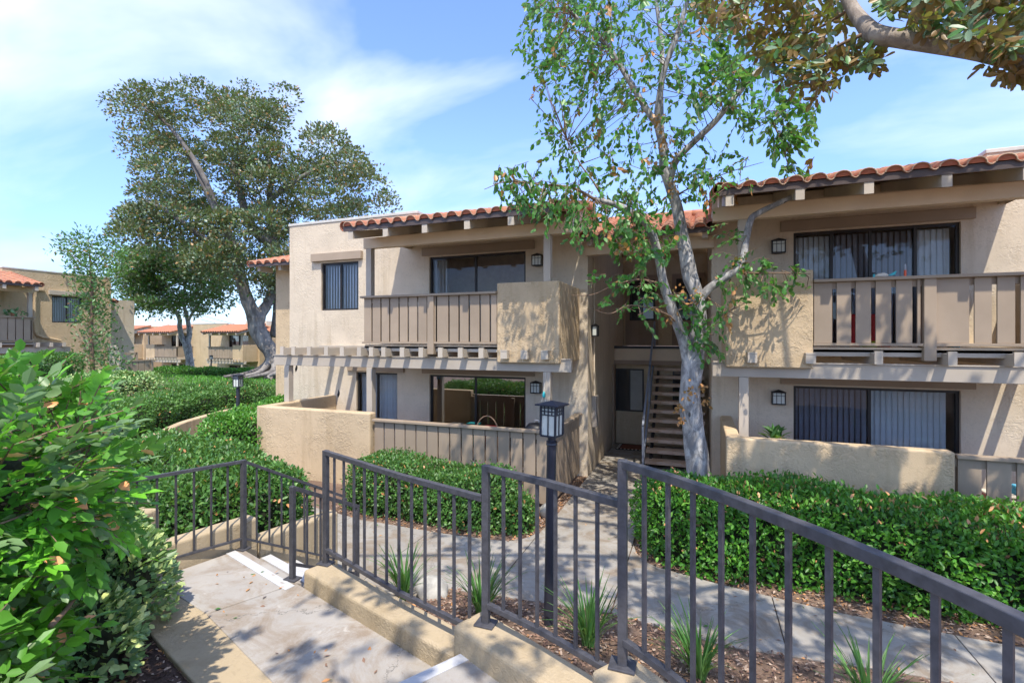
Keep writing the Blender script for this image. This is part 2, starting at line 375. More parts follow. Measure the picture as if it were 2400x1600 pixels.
# ---------------------------------------------------------------- mesh helpers
def tag(o, label=None, cat=None, group=None, kind=None):
    if label: o["label"] = label
    if cat: o["category"] = cat
    if group: o["group"] = group
    if kind: o["kind"] = kind
    return o
def thing(name, label, cat, loc=(0, 0, 0), rotz=0.0, group=None):
    o = bpy.data.objects.new(name, None)
    o.empty_display_size = 0.2
    o.location = loc
    o.rotation_euler = (0, 0, rotz)
    C.objects.link(o)
    return tag(o, label, cat, group)
class MB:
    def __init__(s):
        s.v, s.f, s.m = [], [], []
    def add(s, vs, fs, mi=0):
        k = len(s.v)
        s.v += [tuple(p) for p in vs]
        s.f += [tuple(i + k for i in f) for f in fs]
        s.m += [mi] * len(fs)
        return s
    def box(s, x0, x1, y0, y1, z0, z1, mi=0):
        x0, x1 = min(x0, x1), max(x0, x1); y0, y1 = min(y0, y1), max(y0, y1)
        return s.add([(x0, y0, z0), (x1, y0, z0), (x1, y1, z0), (x0, y1, z0), (x0, y0, z1), (x1, y0, z1), (x1, y1, z1), (x0, y1, z1)],
                     [(0, 3, 2, 1), (4, 5, 6, 7), (0, 1, 5, 4), (1, 2, 6, 5), (2, 3, 7, 6), (3, 0, 4, 7)], mi)
    def bar(s, a, b, w, h, up=(0, 0, 1), mi=0):
        a, b = Vector(a), Vector(b)
        d = (b - a).normalized(); up = Vector(up)
        sx = d.cross(up)
        if sx.length < 1e-4: sx = d.cross(Vector((0, 1, 0)))
        sx.normalize(); u = sx.cross(d).normalized()
        vs = []
        for p in (a, b):
            for i, j in ((-1, -1), (1, -1), (1, 1), (-1, 1)):
                vs.append(p + sx * (w / 2 * i) + u * (h / 2 * j))
        return s.add(vs, [(0, 1, 2, 3), (7, 6, 5, 4), (0, 4, 5, 1), (1, 5, 6, 2), (2, 6, 7, 3), (3, 7, 4, 0)], mi)
    def prism(s, poly, z0, z1, mi=0):
        n = len(poly)
        area = sum(poly[i][0] * poly[(i + 1) % n][1] - poly[(i + 1) % n][0] * poly[i][1] for i in range(n))
        if area < 0: poly = poly[::-1]
        vs = [(p[0], p[1], z0) for p in poly] + [(p[0], p[1], z1) for p in poly]
        fs = [tuple(range(n - 1, -1, -1)), tuple(range(n, 2 * n))] + [(i, (i + 1) % n, n + (i + 1) % n, n + i) for i in range(n)]
        return s.add(vs, fs, mi)
    def sweep(s, pts, w, h, mi=0):                      # rectangular section along a polyline, upright
        pts = [Vector(p) for p in pts]; n = len(pts); vs = []
        for i, p in enumerate(pts):
            d = pts[min(i + 1, n - 1)] - pts[max(i - 1, 0)]
            d.z = 0; d.normalize()
            sx = Vector((d.y, -d.x, 0))
            for a, b in ((-1, -1), (1, -1), (1, 1), (-1, 1)):
                vs.append(p + sx * (w / 2 * a) + Vector((0, 0, h / 2 * b)))
        fs = [(3, 2, 1, 0), tuple(4 * (n - 1) + k for k in range(4))]
        for i in range(n - 1):
            for k in range(4):
                a, b = 4 * i + k, 4 * i + (k + 1) % 4
                fs.append((a, b, b + 4, a + 4))
        return s.add(vs, fs, mi)
    def tube(s, pts, rad, sides=8, mi=0, wob=0.0, cap=True):
        pts = [Vector(p) for p in pts]; n = len(pts); vs = []
        if not hasattr(rad, '__len__'): rad = [rad] * n
        ref = Vector((0.31, 0.17, 0.93))
        for i, p in enumerate(pts):
            d = (pts[min(i + 1, n - 1)] - pts[max(i - 1, 0)]).normalized()
            if abs(d.dot(ref)) > 0.95: ref = Vector((0.9, 0.3, 0.1))
            a = d.cross(ref).normalized(); b = d.cross(a)
            for k in range(sides):
                t = 2 * math.pi * k / sides
                rr = rad[i] * (1 + (wob * mnoise.noise(Vector((p.x * 3 + math.cos(t) * 1.2, p.y * 3 + math.sin(t) * 1.2, p.z * 2.2))) if wob else 0))
                vs.append(p + (a * math.cos(t) + b * math.sin(t)) * rr)
        fs = []
        for i in range(n - 1):
            for k in range(sides):
                a, b = i * sides + k, i * sides + (k + 1) % sides
                fs.append((a, a + sides, b + sides, b))
        if cap:
            fs.append(tuple(range(sides))); fs.append(tuple((n - 1) * sides + k for k in range(sides - 1, -1, -1)))
        return s.add(vs, fs, mi)
    def mesh(s, name, mats):
        me = bpy.data.meshes.new(name)
        me.from_pydata(s.v, [], s.f)
        for m in (mats if isinstance(mats, (list, tuple)) else [mats]): me.materials.append(m)
        if any(s.m): me.polygons.foreach_set("material_index", s.m)
        me.update()
        return me
    def obj(s, name, mats, parent=None, bevel=0.0, smooth=False, seg=2, kind=None, label=None):
        me = s.mesh(name, mats)
        if smooth: me.polygons.foreach_set("use_smooth", [True] * len(me.polygons))
        o = bpy.data.objects.new(name, me)
        C.objects.link(o)
        if parent is not None: o.parent = parent
        if bevel:
            b = o.modifiers.new("bevel", 'BEVEL'); b.width = bevel; b.segments = seg; b.limit_method = 'ANGLE'; b.angle_limit = R(40)
        if kind: o["kind"] = kind
        if label: o["label"] = label
        return o
def put(me, name, parent, loc, rotz=0.0, bevel=0.0):    # another object on a shared mesh
    o = bpy.data.objects.new(name, me)
    o.location = loc
    if rotz: o.rotation_euler = (0, 0, rotz)
    C.objects.link(o)
    if parent is not None: o.parent = parent
    return o
def put_m(me, name, parent, mtx):
    o = bpy.data.objects.new(name, me)
    C.objects.link(o)
    if parent is not None: o.parent = parent
    o.matrix_basis = mtx
    return o
def copy_tree(o, parent=None):
    c = o.copy(); C.objects.link(c)
    if parent is not None: c.parent = parent
    for ch in list(o.children): copy_tree(ch, c)
    return c
def smooth_path(pts, sub=5):
    P = [Vector(p) for p in pts]; out = []
    for i in range(len(P) - 1):
        p0, p1, p2, p3 = P[max(i - 1, 0)], P[i], P[i + 1], P[min(i + 2, len(P) - 1)]
        for k in range(sub):
            t = k / sub
            out.append(0.5 * ((2 * p1) + (p2 - p0) * t + (2 * p0 - 5 * p1 + 4 * p2 - p3) * t * t + (3 * p1 - p0 - 3 * p2 + p3) * t ** 3))
    out.append(P[-1])
    return out
def lerp_list(vals, n):
    x = np.linspace(0, len(vals) - 1, n)
    return list(np.interp(x, range(len(vals)), vals))

# ---------------------------------------------------------------- leaves
LEAF6 = (np.array([(0, 0, 0), (.21, .22, .05), (.24, .62, .06), (0, 1, -.05), (-.24, .62, .06), (-.21, .22, .05)], float), [(0, 1, 2, 3), (0, 3, 4, 5)])
LEAF4 = (np.array([(0, 0, 0), (.27, .48, .07), (0, 1, 0), (-.27, .48, .07)], float), [(0, 1, 2), (0, 2, 3)])
LEAFW = (np.array([(0, 0, 0), (.26, .16, .06), (.36, .45, .08), (.24, .78, .05), (0, 1, -.06), (-.24, .78, .05), (-.36, .45, .08), (-.26, .16, .06), (0, .5, -.01)], float),
         [(0, 1, 2, 8), (8, 2, 3, 4), (0, 8, 6, 7), (8, 4, 5, 6)])
LEAFO = (np.array([(0, 0, 0), (.17, .22, .04), (.27, .58, .06), (.18, .90, .03), (0, 1, -.03), (-.18, .90, .03), (-.27, .58, .06), (-.17, .22, .04), (0, .55, -.01)], float),
         [(0, 1, 2, 8), (8, 2, 3, 4), (0, 8, 6, 7), (8, 4, 5, 6)])
LEAFN = (np.array([(0, 0, 0), (.13, .25, .03), (.15, .6, .03), (0, 1, -.08), (-.15, .6, .03), (-.13, .25, .03)], float), [(0, 1, 2, 3), (0, 3, 4, 5)])
def unit(a):
    return a / np.maximum(np.linalg.norm(a, axis=1, keepdims=True), 1e-9)
def basis(D, N):
    y = unit(D)
    z = unit(N - (N * y).sum(1, keepdims=True) * y)
    x = np.cross(y, z)
    return x, y, z
def np_mesh(name, V, faces_flat, loop_tot, mats, mi, smooth=False):
    me = bpy.data.meshes.new(name)
    me.vertices.add(len(V)); me.vertices.foreach_set("co", V.astype(np.float32).ravel())
    me.loops.add(len(faces_flat)); me.loops.foreach_set("vertex_index", faces_flat.astype(np.int32))
    me.polygons.add(len(loop_tot))
    st = np.concatenate([[0], np.cumsum(loop_tot)[:-1]]).astype(np.int32)
    me.polygons.foreach_set("loop_start", st)
    for m in mats: me.materials.append(m)
    me.polygons.foreach_set("material_index", mi.astype(np.int32))
    if smooth: me.polygons.foreach_set("use_smooth", np.ones(len(loop_tot), bool))
    me.update(calc_edges=True)
    return me
def leaf_cloud(root, P, D, N, size, tmpl, mats, mi, near=0, name="foliage", leaf_name="leaf", facing=None, wide=1.0):
    """Leaves at P pointing along D, faced to N. The nearest ones become parts of their own, the rest one mesh."""
    P, D, N, size, mi = map(np.asarray, (P, D, N, size, mi))
    T, F = tmpl
    T = T * np.array([wide, 1, 1])
    x, y, z = basis(D, N)
    loc = np.array(root.location)
    own = np.zeros(len(P), bool)
    if near:
        u, v, f = project_np(P)
        ok = (u > 5) & (u < 2395) & (v > 5) & (v < 1595) & (f > 0.3)
        if facing is not None: ok &= facing
        score = np.where(ok, size / np.maximum(f, .3), -1) * (0.8 + 0.4 * rng.random(len(P)))
        idx = np.argsort(-score)[:near]
        idx = idx[score[idx] > 0]
        own[idx] = True
        shared = []
        for k, m in enumerate(mats):
            me = bpy.data.meshes.new(leaf_name)
            me.from_pydata([tuple(p) for p in T], [], F)
            me.materials.append(m); me.update()
            shared.append(me)
        for i in idx:
            o = bpy.data.objects.new(leaf_name, shared[int(mi[i])])
            C.objects.link(o); o.parent = root
            s = float(size[i]); p = P[i] - loc
            o.matrix_basis = Matrix(((x[i, 0] * s, y[i, 0] * s, z[i, 0] * s, p[0]), (x[i, 1] * s, y[i, 1] * s, z[i, 1] * s, p[1]), (x[i, 2] * s, y[i, 2] * s, z[i, 2] * s, p[2]), (0, 0, 0, 1)))
    r = ~own
    P, x, y, z, size, mi = P[r], x[r], y[r], z[r], size[r], mi[r]
    n, k = len(P), len(T)
    if n:
        V = (P[:, None, :] - loc) + size[:, None, None] * (T[None, :, 0:1] * x[:, None, :] + T[None, :, 1:2] * y[:, None, :] + T[None, :, 2:3] * z[:, None, :])
        flat = np.concatenate([np.array(f) for f in F])
        tot = np.array([len(f) for f in F])
        ff = (np.arange(n)[:, None] * k + flat[None, :]).ravel()
        me = np_mesh(name, V.reshape(-1, 3), ff, np.tile(tot, n), mats, np.repeat(mi, len(F)))
        o = bpy.data.objects.new(name, me)
        C.objects.link(o); o.parent = root
        o["kind"] = "stuff"
        return o
def rnd_dirs(n):
    return unit(rng.normal(size=(n, 3)))
def pick(n, weights):
    w = np.array(weights, float); w /= w.sum()
    return rng.choice(len(w), size=n, p=w)
# ---------------------------------------------------------------- building parts
W = 10.1                                     # facade plane (local y)
def facade(root, X, d0, d1, z0, z1, holes, y, thick, mat, name="wall"):
    ds = sorted({d0, d1, *[h[0] for h in holes], *[h[1] for h in holes]})
    zs = sorted({z0, z1, *[h[2] for h in holes], *[h[3] for h in holes]})
    b = MB()
    flip = X(1) < X(0)
    def q(p): b.add(p, [(3, 2, 1, 0) if flip else (0, 1, 2, 3)])
    for i in range(len(ds) - 1):
        for j in range(len(zs) - 1):
            a, c, e, g = ds[i], ds[i + 1], zs[j], zs[j + 1]
            m = ((a + c) / 2, (e + g) / 2)
            if any(h[0] < m[0] < h[1] and h[2] < m[1] < h[3] for h in holes): continue
            q([(X(a), y, e), (X(c), y, e), (X(c), y, g), (X(a), y, g)])
    for h in holes:
        a, c, e, g = h
        q([(X(a), y, e), (X(a), y, g), (X(a), y + thick, g), (X(a), y + thick, e)][::-1])
        q([(X(c), y, e), (X(c), y, g), (X(c), y + thick, g), (X(c), y + thick, e)])
        q([(X(a), y, g), (X(c), y, g), (X(c), y + thick, g), (X(a), y + thick, g)][::-1][::-1])
        q([(X(a), y, e), (X(c), y, e), (X(c), y + thick, e), (X(a), y + thick, e)][::-1])
    return b.obj(name, mat, root)

SLAT_ME = {}
def window(root, name, x0, x1, z0, z1, y, panels, blinds=None, gm=None, depth=0.1, room=True, lv=2, slat_h=None):
    """Frame (the part) with panes and blind slats as sub-parts. y is the wall face; the frame sits back in the reveal."""
    x0, x1 = min(x0, x1), max(x0, x1)
    yf = y + 0.05
    fw = 0.045
    b = MB()
    b.box(x0, x1, yf, yf + .06, z1 - fw, z1); b.box(x0, x1, yf, yf + .06, z0, z0 + fw)
    cuts = [x0] + [x0 + (x1 - x0) * p for p in panels] + [x1]
    for i, c in enumerate(cuts):
        w = fw
        lo = c if i == 0 else (c - w if i == len(cuts) - 1 else c - w / 2)
        b.box(lo, lo + w, yf + .002, yf + .058, z0 + fw, z1 - fw)
    fr = b.obj(name, M['dark'], root)
    if room:
        r = MB()
        yb = y + 1.6
        r.add([(x0 - .3, yf + .2, z0 - .02), (x1 + .3, yf + .2, z0 - .02), (x1 + .3, yb, z0 - .02), (x0 - .3, yb, z0 - .02), (x0 - .3, yf + .2, z1 + .25), (x1 + .3, yf + .2, z1 + .25), (x1 + .3, yb, z1 + .25), (x0 - .3, yb, z1 + .25)],
              [(0, 1, 2, 3), (7, 6, 5, 4), (3, 2, 6, 7), (0, 3, 7, 4), (2, 1, 5, 6)])
        r.obj("room_interior", M['room'], fr)
    for i in range(len(cuts) - 1):
        p = MB(); yy = yf + (.02 if i % 2 else .035); g_ = gm[i] if isinstance(gm, (list, tuple)) else gm
        p.box(cuts[i] + fw / 2, cuts[i + 1] - fw / 2, yy, yy + .006, z0 + fw, z1 - fw)
        p.obj("pane", g_ or M['glass'], fr)
    if blinds:
        for (a, c, ang, zb) in blinds:                     # from a to c along the opening, slat angle, lower edge
            h = round(z1 - .06 - (z0 + zb), 3); sw = 0.088
            key = (h,)
            if key not in SLAT_ME:
                s_ = MB()
                vs = []
                for k in range(5):
                    t = (k / 4 - .5)
                    vs += [(t * sw, .012 * (1 - (2 * t) ** 2), 0), (t * sw, .012 * (1 - (2 * t) ** 2), h)]
                s_.add(vs, [(2 * k, 2 * k + 2, 2 * k + 3, 2 * k + 1) for k in range(4)])
                SLAT_ME[key] = s_.mesh("blind_slat", M['blind'])
            n = max(1, int((c - a) * (x1 - x0) / 0.082))
            for k in range(n):
                xx = x0 + (x1 - x0) * a + (k + .5) * (c - a) * (x1 - x0) / n
                put(SLAT_ME[key], "blind_slat", fr, (xx, yf + .16, z0 + zb), R(ang + random.uniform(-4, 4)))
    return fr

# one S-shaped clay tile, its open end towards -y; x across the eave, y up the slope
def tile_mesh(stop):
    pitch = 0.29
    prof = []
    for k in range(9):
        t = math.pi * k / 8
        prof.append((-.108 * math.cos(t), .084 * math.sin(t)))
    prof += [(.132, -.018), (.158, -.022), (.185, .0)]
    b = MB(); n = len(prof); L_, th = .43, .016
    vs = []
    for (yy, lift) in ((0, .018), (L_, 0.0)):
        for (px, pz) in prof: vs.append((px, yy, pz + lift))
        for i, (px, pz) in enumerate(prof):
            c = (0, -.03) if i < 9 else (px, pz - 1)
            dx, dz = px - c[0], pz - c[1]; q = math.hypot(dx, dz)
            vs.append((px - dx / q * th, yy, pz + lift - dz / q * th))
    fs = []; rim = []
    for i in range(n - 1):
        fs.append((i, i + 1, 2 * n + i + 1, 2 * n + i)[::-1][::-1])
        fs.append((n + i + 1, n + i, 3 * n + i, 3 * n + i + 1))
        rim.append((i, n + i, n + i + 1, i + 1))
    k0 = len(b.v)
    b.add(vs, fs, 0)
    b.f += [tuple(k0 + q for q in f) for f in rim]; b.m += [2] * len(rim)
    if stop:
        st = [(px * .86, .012, pz * .86 + .018) for (px, pz) in prof[:9]]
        b.add(st, [tuple(range(9))], 1)
    me = b.mesh("tile", [M['tile'], M['tile_in'], M['tile_rim']])
    me.polygons.foreach_set("use_smooth", [True] * len(me.polygons))
    return me
TILE_STOP, TILE = tile_mesh(True), tile_mesh(False)
def rake_mesh():
    b = MB(); vs = []
    for (yy, r) in ((0, .105), (.36, .085)):
        for k in range(8):
            t = -0.35 * math.pi + 1.35 * math.pi * k / 7
            vs.append((r * math.cos(t), yy, r * math.sin(t)))
        for k in range(8):
            t = -0.35 * math.pi + 1.35 * math.pi * k / 7
            vs.append(((r - .014) * math.cos(t), yy, (r - .014) * math.sin(t)))
    fs = []
    for k in range(7):
        fs += [(k, k + 1, 17 + k, 16 + k), (9 + k, 8 + k, 24 + k, 25 + k), (k, 8 + k, 9 + k, k + 1)]
    b.add(vs, fs)
    me = b.mesh("tile", [M['tile']]); me.polygons.foreach_set("use_smooth", [True] * len(me.polygons))
    return me
RAKE = rake_mesh()

def tiled_roof(root, xa, xb, y_e, z_e, y_r, z_r, rows, rear=None, rake=(True, True), joined=False, deck=0.045, fascia=True):
    """Tiled slope from the eave (y_e, z_e) up to the ridge (y_r, z_r) between xa and xb: deck (the part), tiles, fascia."""
    xa, xb = min(xa, xb), max(xa, xb)
    b = MB()
    def slab(y0, z0, y1, z1, mi=0):
        b.add([(xa, y0, z0 - deck), (xb, y0, z0 - deck), (xb, y1, z1 - deck), (xa, y1, z1 - deck), (xa, y0, z0), (xb, y0, z0), (xb, y1, z1), (xa, y1, z1)],
              [(0, 3, 2, 1), (4, 5, 6, 7), (0, 1, 5, 4), (1, 2, 6, 5), (2, 3, 7, 6), (3, 0, 4, 7)], mi)
    slab(y_e, z_e, y_r, z_r)
    if rear: slab(y_r + .001, z_r, rear[0], rear[1])
    rf = b.obj("roof", M['soffit'], root)
    ang = math.atan2(z_r - z_e, y_r - y_e)
    n = max(1, round((xb - xa) / 0.29)); p = (xb - xa) / n
    ca, sa = math.cos(ang), math.sin(ang)
    L_ = math.hypot(y_r - y_e, z_r - z_e)
    def mtx(x, s, lift=.02, j=0.0, flip=False):
        if not flip:
            yy, zz = y_e + ca * s - sa * lift, z_e + sa * s + ca * lift
            return Matrix(((1, 0, 0, x), (0, ca, -sa, yy), (0, sa, ca, zz), (0, 0, 0, 1))) @ Matrix.Rotation(j, 4, 'Z') @ Matrix.Diagonal((p / .29, 1, 1, 1))
    total = max(1, int(L_ / .36))
    if joined:
        T = MB()
        for r_ in range(total + 1):
            for k in range(n):
                m_ = mtx(xa + (k + .38) * p, -.05 + .36 * r_)
                vs = [m_ @ v.co for v in TILE.vertices]
                T.add(vs, [tuple(f.vertices) for f in TILE.polygons])
        T.obj("tile", M['tile'], rf, smooth=True, kind="stuff")
    else:
        for r_ in range(min(rows, total)):
            for k in range(n):
                put_m(TILE_STOP if r_ == 0 else TILE, "tile", rf, mtx(xa + (k + .38) * p + random.uniform(-.004, .004), -.06 + .36 * r_ + random.uniform(-.008, .008), j=random.uniform(-.012, .012)))
        if rows < total:
            T = MB()
            for r_ in range(rows, total + 1):
                for k in range(n):
                    m_ = mtx(xa + (k + .38) * p, -.06 + .36 * r_)
                    T.add([m_ @ v.co for v in TILE.vertices], [tuple(f.vertices) for f in TILE.polygons])
            T.obj("tile", M['tile'], rf, smooth=True, kind="stuff")
    for side, on in ((xa, rake[0]), (xb, rake[1])):
        if not on: continue
        s = -.04; k = 0
        while s < L_ + .05:
            m_ = Matrix(((1, 0, 0, side), (0, ca, -sa, y_e + ca * s), (0, sa, ca, z_e + sa * s + .03), (0, 0, 0, 1))) @ (Matrix.Identity(4) if side == xb else Matrix.Diagonal((-1, 1, 1, 1)))
            put_m(RAKE, "tile", rf, m_); s += .3
        if rear:
            a2 = math.atan2(rear[1] - z_r, rear[0] - y_r); l2 = math.hypot(rear[1] - z_r, rear[0] - y_r); s = 0
            while s < l2:
                m_ = Matrix(((1, 0, 0, side), (0, math.cos(a2), -math.sin(a2), y_r + math.cos(a2) * s), (0, math.sin(a2), math.cos(a2), z_r + math.sin(a2) * s + .03), (0, 0, 0, 1))) @ (Matrix.Identity(4) if side == xb else Matrix.Diagonal((-1, 1, 1, 1)))
                put_m(RAKE, "tile", rf, m_); s += .3
    if fascia:
        f = MB(); f.box(xa - .02, xb + .02, y_e - .03, y_e - .004, z_e - .075, z_e + .02)
        f.obj("fascia", M['fascia'], rf)
    if not joined:
        T = MB()                                           # mortar-set ridge
        for k in range(int((xb - xa) / .4) + 1):
            x_ = xa + k * .4
            if x_ + .4 > xb + .3: break
            T.tube([(x_, y_r, z_r + .05), (min(x_ + .43, xb), y_r, z_r + .06)], [.11, .095], 8)
        T.obj("ridge_cap", M['tile'], rf, smooth=True)
    return rf

def unit_block(root, x0, sg, lv, wl=8.03, slats=None, rafters=None, corbels=None, outlooks=None, panels_up=(.5,), small_win=True, low=True, far_st=False):
    """One half of an apartment block: d runs outward from the stair recess."""
    X = lambda d: x0 + sg * d
    st, sy, tp, bm = M['stucco'], M['stucco_y'], M['taupe'], M['beam']
    if far_st: st = sy
    holes = [(1.37, 3.77, 2.75, 4.77)]
    if low: holes.append((1.37, 3.77, .05, 2.01))
    if small_win: holes.append((5.8, 6.98, 3.58, 4.8))
    if lv == 2 and sg < 0: holes.append((4.66, 5.87, .05, 2.02))
    facade(root, X, 0, wl, -2.0, 5.5, holes, W, .14, st)
    b = MB(); b.box(X(4.1), X(wl), W, W + .2, 5.501, 5.83); b.box(X(4.1), X(4.3), W + .2, W + 8, 5.3, 5.83)
    b.obj("parapet", st, root)
    b = MB(); b.box(X(4.08), X(wl + .03), W - .02, W + .24, 5.832, 5.90)
    b.obj("parapet_coping", M['coping'], root, bevel=.01)
    b = MB(); b.box(X(0), X(.18), W + .003, W + 6, -2.0, 5.3); b.box(X(wl - .18), X(wl), W + .003, W + 9, -2, 5.83); b.box(X(.1), X(wl - .1), W + .3, W + 9, 5.25, 5.35)
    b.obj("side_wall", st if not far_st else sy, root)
    # balcony
    zf = 2.75
    b = MB(); b.box(X(.3), X(4.42), 8.56, W - .002, 2.66, 2.735)
    b.obj("balcony_floor", M['soffit'], root)
    b = MB()
    b.box(X(.17), X(1.38), 8.5, 8.64, 2.41, 3.90); b.box(X(.17), X(.31), 8.64, W - .003, 2.41, 3.90); b.box(X(1.24), X(1.38), 8.64, 8.74, 2.41, 3.90)
    b.obj("balcony_parapet", sy, root, bevel=.02, seg=3)
    br = MB()
    br.box(X(1.381), X(4.46), 8.44, 8.62, 3.70, 3.745)
    rail = br.obj("balcony_railing", tp, root, bevel=.006)
    rb = MB(); rb.box(X(1.381), X(4.44), 8.485, 8.60, 2.755, 2.795); rb.obj("bottom_rail", tp, rail, bevel=.004)
    rb = MB(); rb.box(X(1.381), X(4.42), 8.545, 8.585, 3.60, 3.699); rb.obj("rail_batten", tp, rail)
    if slats:
        if lv >= 1:
            for (a, c) in slats:
                s_ = MB(); s_.box(X(a), X(c), 8.512, 8.538, 2.797, 3.698); s_.obj("slat", tp, rail, bevel=.003, seg=1)
        else:
            s_ = MB()
            for (a, c) in slats: s_.box(X(a), X(c), 8.512, 8.538, 2.797, 3.698)
            s_.obj("slat", tp, rail, kind="stuff")
    s_ = MB(); s_.box(X(4.40), X(4.425), 8.62, W - .01, 2.78, 3.69); s_.box(X(4.38), X(4.45), 8.62, W - .01, 3.70, 3.745); s_.obj("end_panel", tp, rail)
    if lv >= 1:
        s_ = MB(); s_.box(X(2.72), X(2.86), 8.47, 8.60, 2.55, 3.699); s_.obj("rail_post", tp, rail, bevel=.004)
    b = MB(); b.box(X(1.39), X(4.44), 8.56, 8.60, 2.60, 2.70); b.obj("deck_edge", bm, root)
    # upper posts, beam, rafters, roof
    for d in (.42, 4.33):
        b = MB(); b.box(X(d - .065), X(d + .065), 8.56, 8.69, 3.745 if d > 1 else 3.901, 4.75)
        b.obj("post", M['beam'], root, bevel=.005)
    b = MB(); b.box(X(-.02), X(4.46), 8.56, 8.70, 4.752, 4.97); b.obj("roof_beam", M['soffit'], root, bevel=.006)
    ye, ze, yr, zr = 7.85, 5.03, 10.4, 5.67
    sl = (zr - ze) / (yr - ye)
    for d in (outlooks or (.2, 1.18, 2.16, 3.14, 4.2)):
        b = MB()
        y0, y1 = 7.83, W - .005
        za, zb_ = ze + (y0 - ye) * sl - .072, ze + (y1 - ye) * sl - .072
        xa, xb = X(d - .055), X(d + .055)
        b.add([(xa, y0, za - .155), (xb, y0, za - .155), (xb, y1, zb_ - .155), (xa, y1, zb_ - .155), (xa, y0 + .0, za), (xb, y0, za), (xb, y1, zb_), (xa, y1, zb_)],
              [(0, 3, 2, 1), (4, 5, 6, 7), (0, 1, 5, 4), (1, 2, 6, 5), (2, 3, 7, 6), (3, 0, 4, 7)])
        b.obj("rafter", M['beam'], root)
    tiled_roof(root, X(.06), X(4.34), ye, ze, yr, zr, 3 if lv == 2 else (8 if lv == 1 else 0), rear=(12.4, 5.15), joined=(lv == 0))
    b = MB()                                               # gable end over the recess and at the parapet
    for d in (.10, 4.24):
        b.add([(X(d), W - .9, 5.0), (X(d), 12.3, 5.0), (X(d), 12.3, 5.12), (X(d), yr, zr - .05), (X(d), W - .9, ze + (W - .9 - ye) * sl - .05),
               (X(d + .1), W - .9, 5.0), (X(d + .1), 12.3, 5.0), (X(d + .1), 12.3, 5.12), (X(d + .1), yr, zr - .05), (X(d + .1), W - .9, ze + (W - .9 - ye) * sl - .05)],
              [(0, 1, 2, 3, 4), (9, 8, 7, 6, 5), (0, 4, 9, 5), (4, 3, 8, 9), (3, 2, 7, 8)])
    b.obj("gable_end", M['stucco'], root)
    # lintels and windows
    def lintel(a, c, z0_, z1_, proud=.09):
        l_ = MB(); l_.box(X(a), X(c), W - proud, W - .002, z0_, z1_); l_.obj("lintel", M['taupe'] if lv == 2 else bm, root, bevel=.006)
    lintel(1.16, 3.95, 4.80, 4.985, .05)
    full = [(.01, .99, 62, .02)]
    if sg < 0 and lv == 2:
        window(root, "sliding_door", X(1.37), X(3.77), 2.75, 4.77, W, (.49,), [(.01, .15, 70, .02)])
    elif lv == 2:
        window(root, "sliding_door", X(1.37), X(3.77), 2.75, 4.77, W, (.25, .49, .755), [(.01, .25, 25, .02), (.25, .76, 30, .02), (.76, .97, 12, .02)], [M['glass'], M['screen'], M['screen'], M['glass']])
    else:
        window(root, "sliding_door", X(1.37), X(3.77), 2.75, 4.77, W, (.5,), None if lv == 0 else full)
    if low:
        lintel(1.16, 3.95, 2.04, 2.22, .05)
        if sg < 0 and lv == 2:
            window(root, "sliding_door", X(1.37), X(3.77), .05, 2.01, W, (.49,), None, M['mirror'])
        elif lv == 2:
            window(root, "sliding_door", X(1.37), X(3.77), .05, 2.01, W, (.485,), [(.01, .485, 24, .02), (.5, .95, 12, .02)], [M['screen'], M['glass']])
        else:
            window(root, "sliding_door", X(1.37), X(3.77), .05, 2.01, W, (.5,), None)
    if small_win:
        lintel(5.66, 7.23, 4.84, 5.04, .10)
        window(root, "window", X(5.8), X(6.98), 3.58, 4.8, W, (.5,), [(.02, .98, -28 if sg < 0 else 25, .03)])
    if lv == 2 and sg < 0:
        lintel(4.45, 6.1, 2.05, 2.22, .06)
        window(root, "sliding_door", X(4.66), X(5.87), .05, 2.02, W, (.5,), [(.02, .98, 18, .02)])

def pergola(x0, sg, root_m, label, rafters, corbels, reach, posts, lv, group=None, loc=(0, 0, 0), rotz=0.0, low_z=1.42):
    t = thing("pergola", label, "pergola", loc, rotz, group)
    X = lambda d: x0 + sg * d
    b = MB(); b.box(X(-.02), X(reach), 8.62, 8.72, 2.25, 2.475); b.obj("beam", M['beam'], t, bevel=.006)
    b = MB(); b.box(X(-.01), X(reach), 8.60, 8.74, 2.476, 2.495); b.obj("beam_cap", M['beam'], t)
    if reach > 4.6:
        b = MB(); b.box(X(4.5), X(reach), W - .05, W - .003, 2.44, 2.68); b.obj("ledger", M['beam'], t)
    sh = {}
    for d in list(rafters):
        deep = d > 4.45
        key = deep
        if key not in sh:
            q = MB(); q.box(-.05, .05, 8.36, W - .06 if deep else W - .01, 2.498, 2.655)
            q.add([(-.05, 8.36, 2.655), (.05, 8.36, 2.655), (.05, 8.36, 2.685), (-.05, 8.36, 2.685), (-.05, 8.40, 2.655), (.05, 8.40, 2.655), (.05, 8.40, 2.685), (-.05, 8.40, 2.685)], [(0, 1, 2, 3), (7, 6, 5, 4), (3, 2, 6, 7), (0, 3, 7, 4), (1, 5, 6, 2)])
            sh[key] = q.mesh("rafter", M['beam'])
        put(sh[key], "rafter", t, (X(d), 0, 0))
    q = MB(); q.box(-.065, .065, 8.37, 8.53, 2.49, 2.625); q.box(-.065, .065, 8.365, 8.505, 2.627, 2.65)
    cm = q.mesh("corbel", M['beam'])
    for d in corbels: put(cm, "corbel", t, (X(d), 0, 0))
    for (d, zb) in posts:
        q = MB(); q.box(X(d - .07), X(d + .07), 8.61, 8.75, zb, 2.248); q.obj("post", M['beam'], t, bevel=.006)
    return t

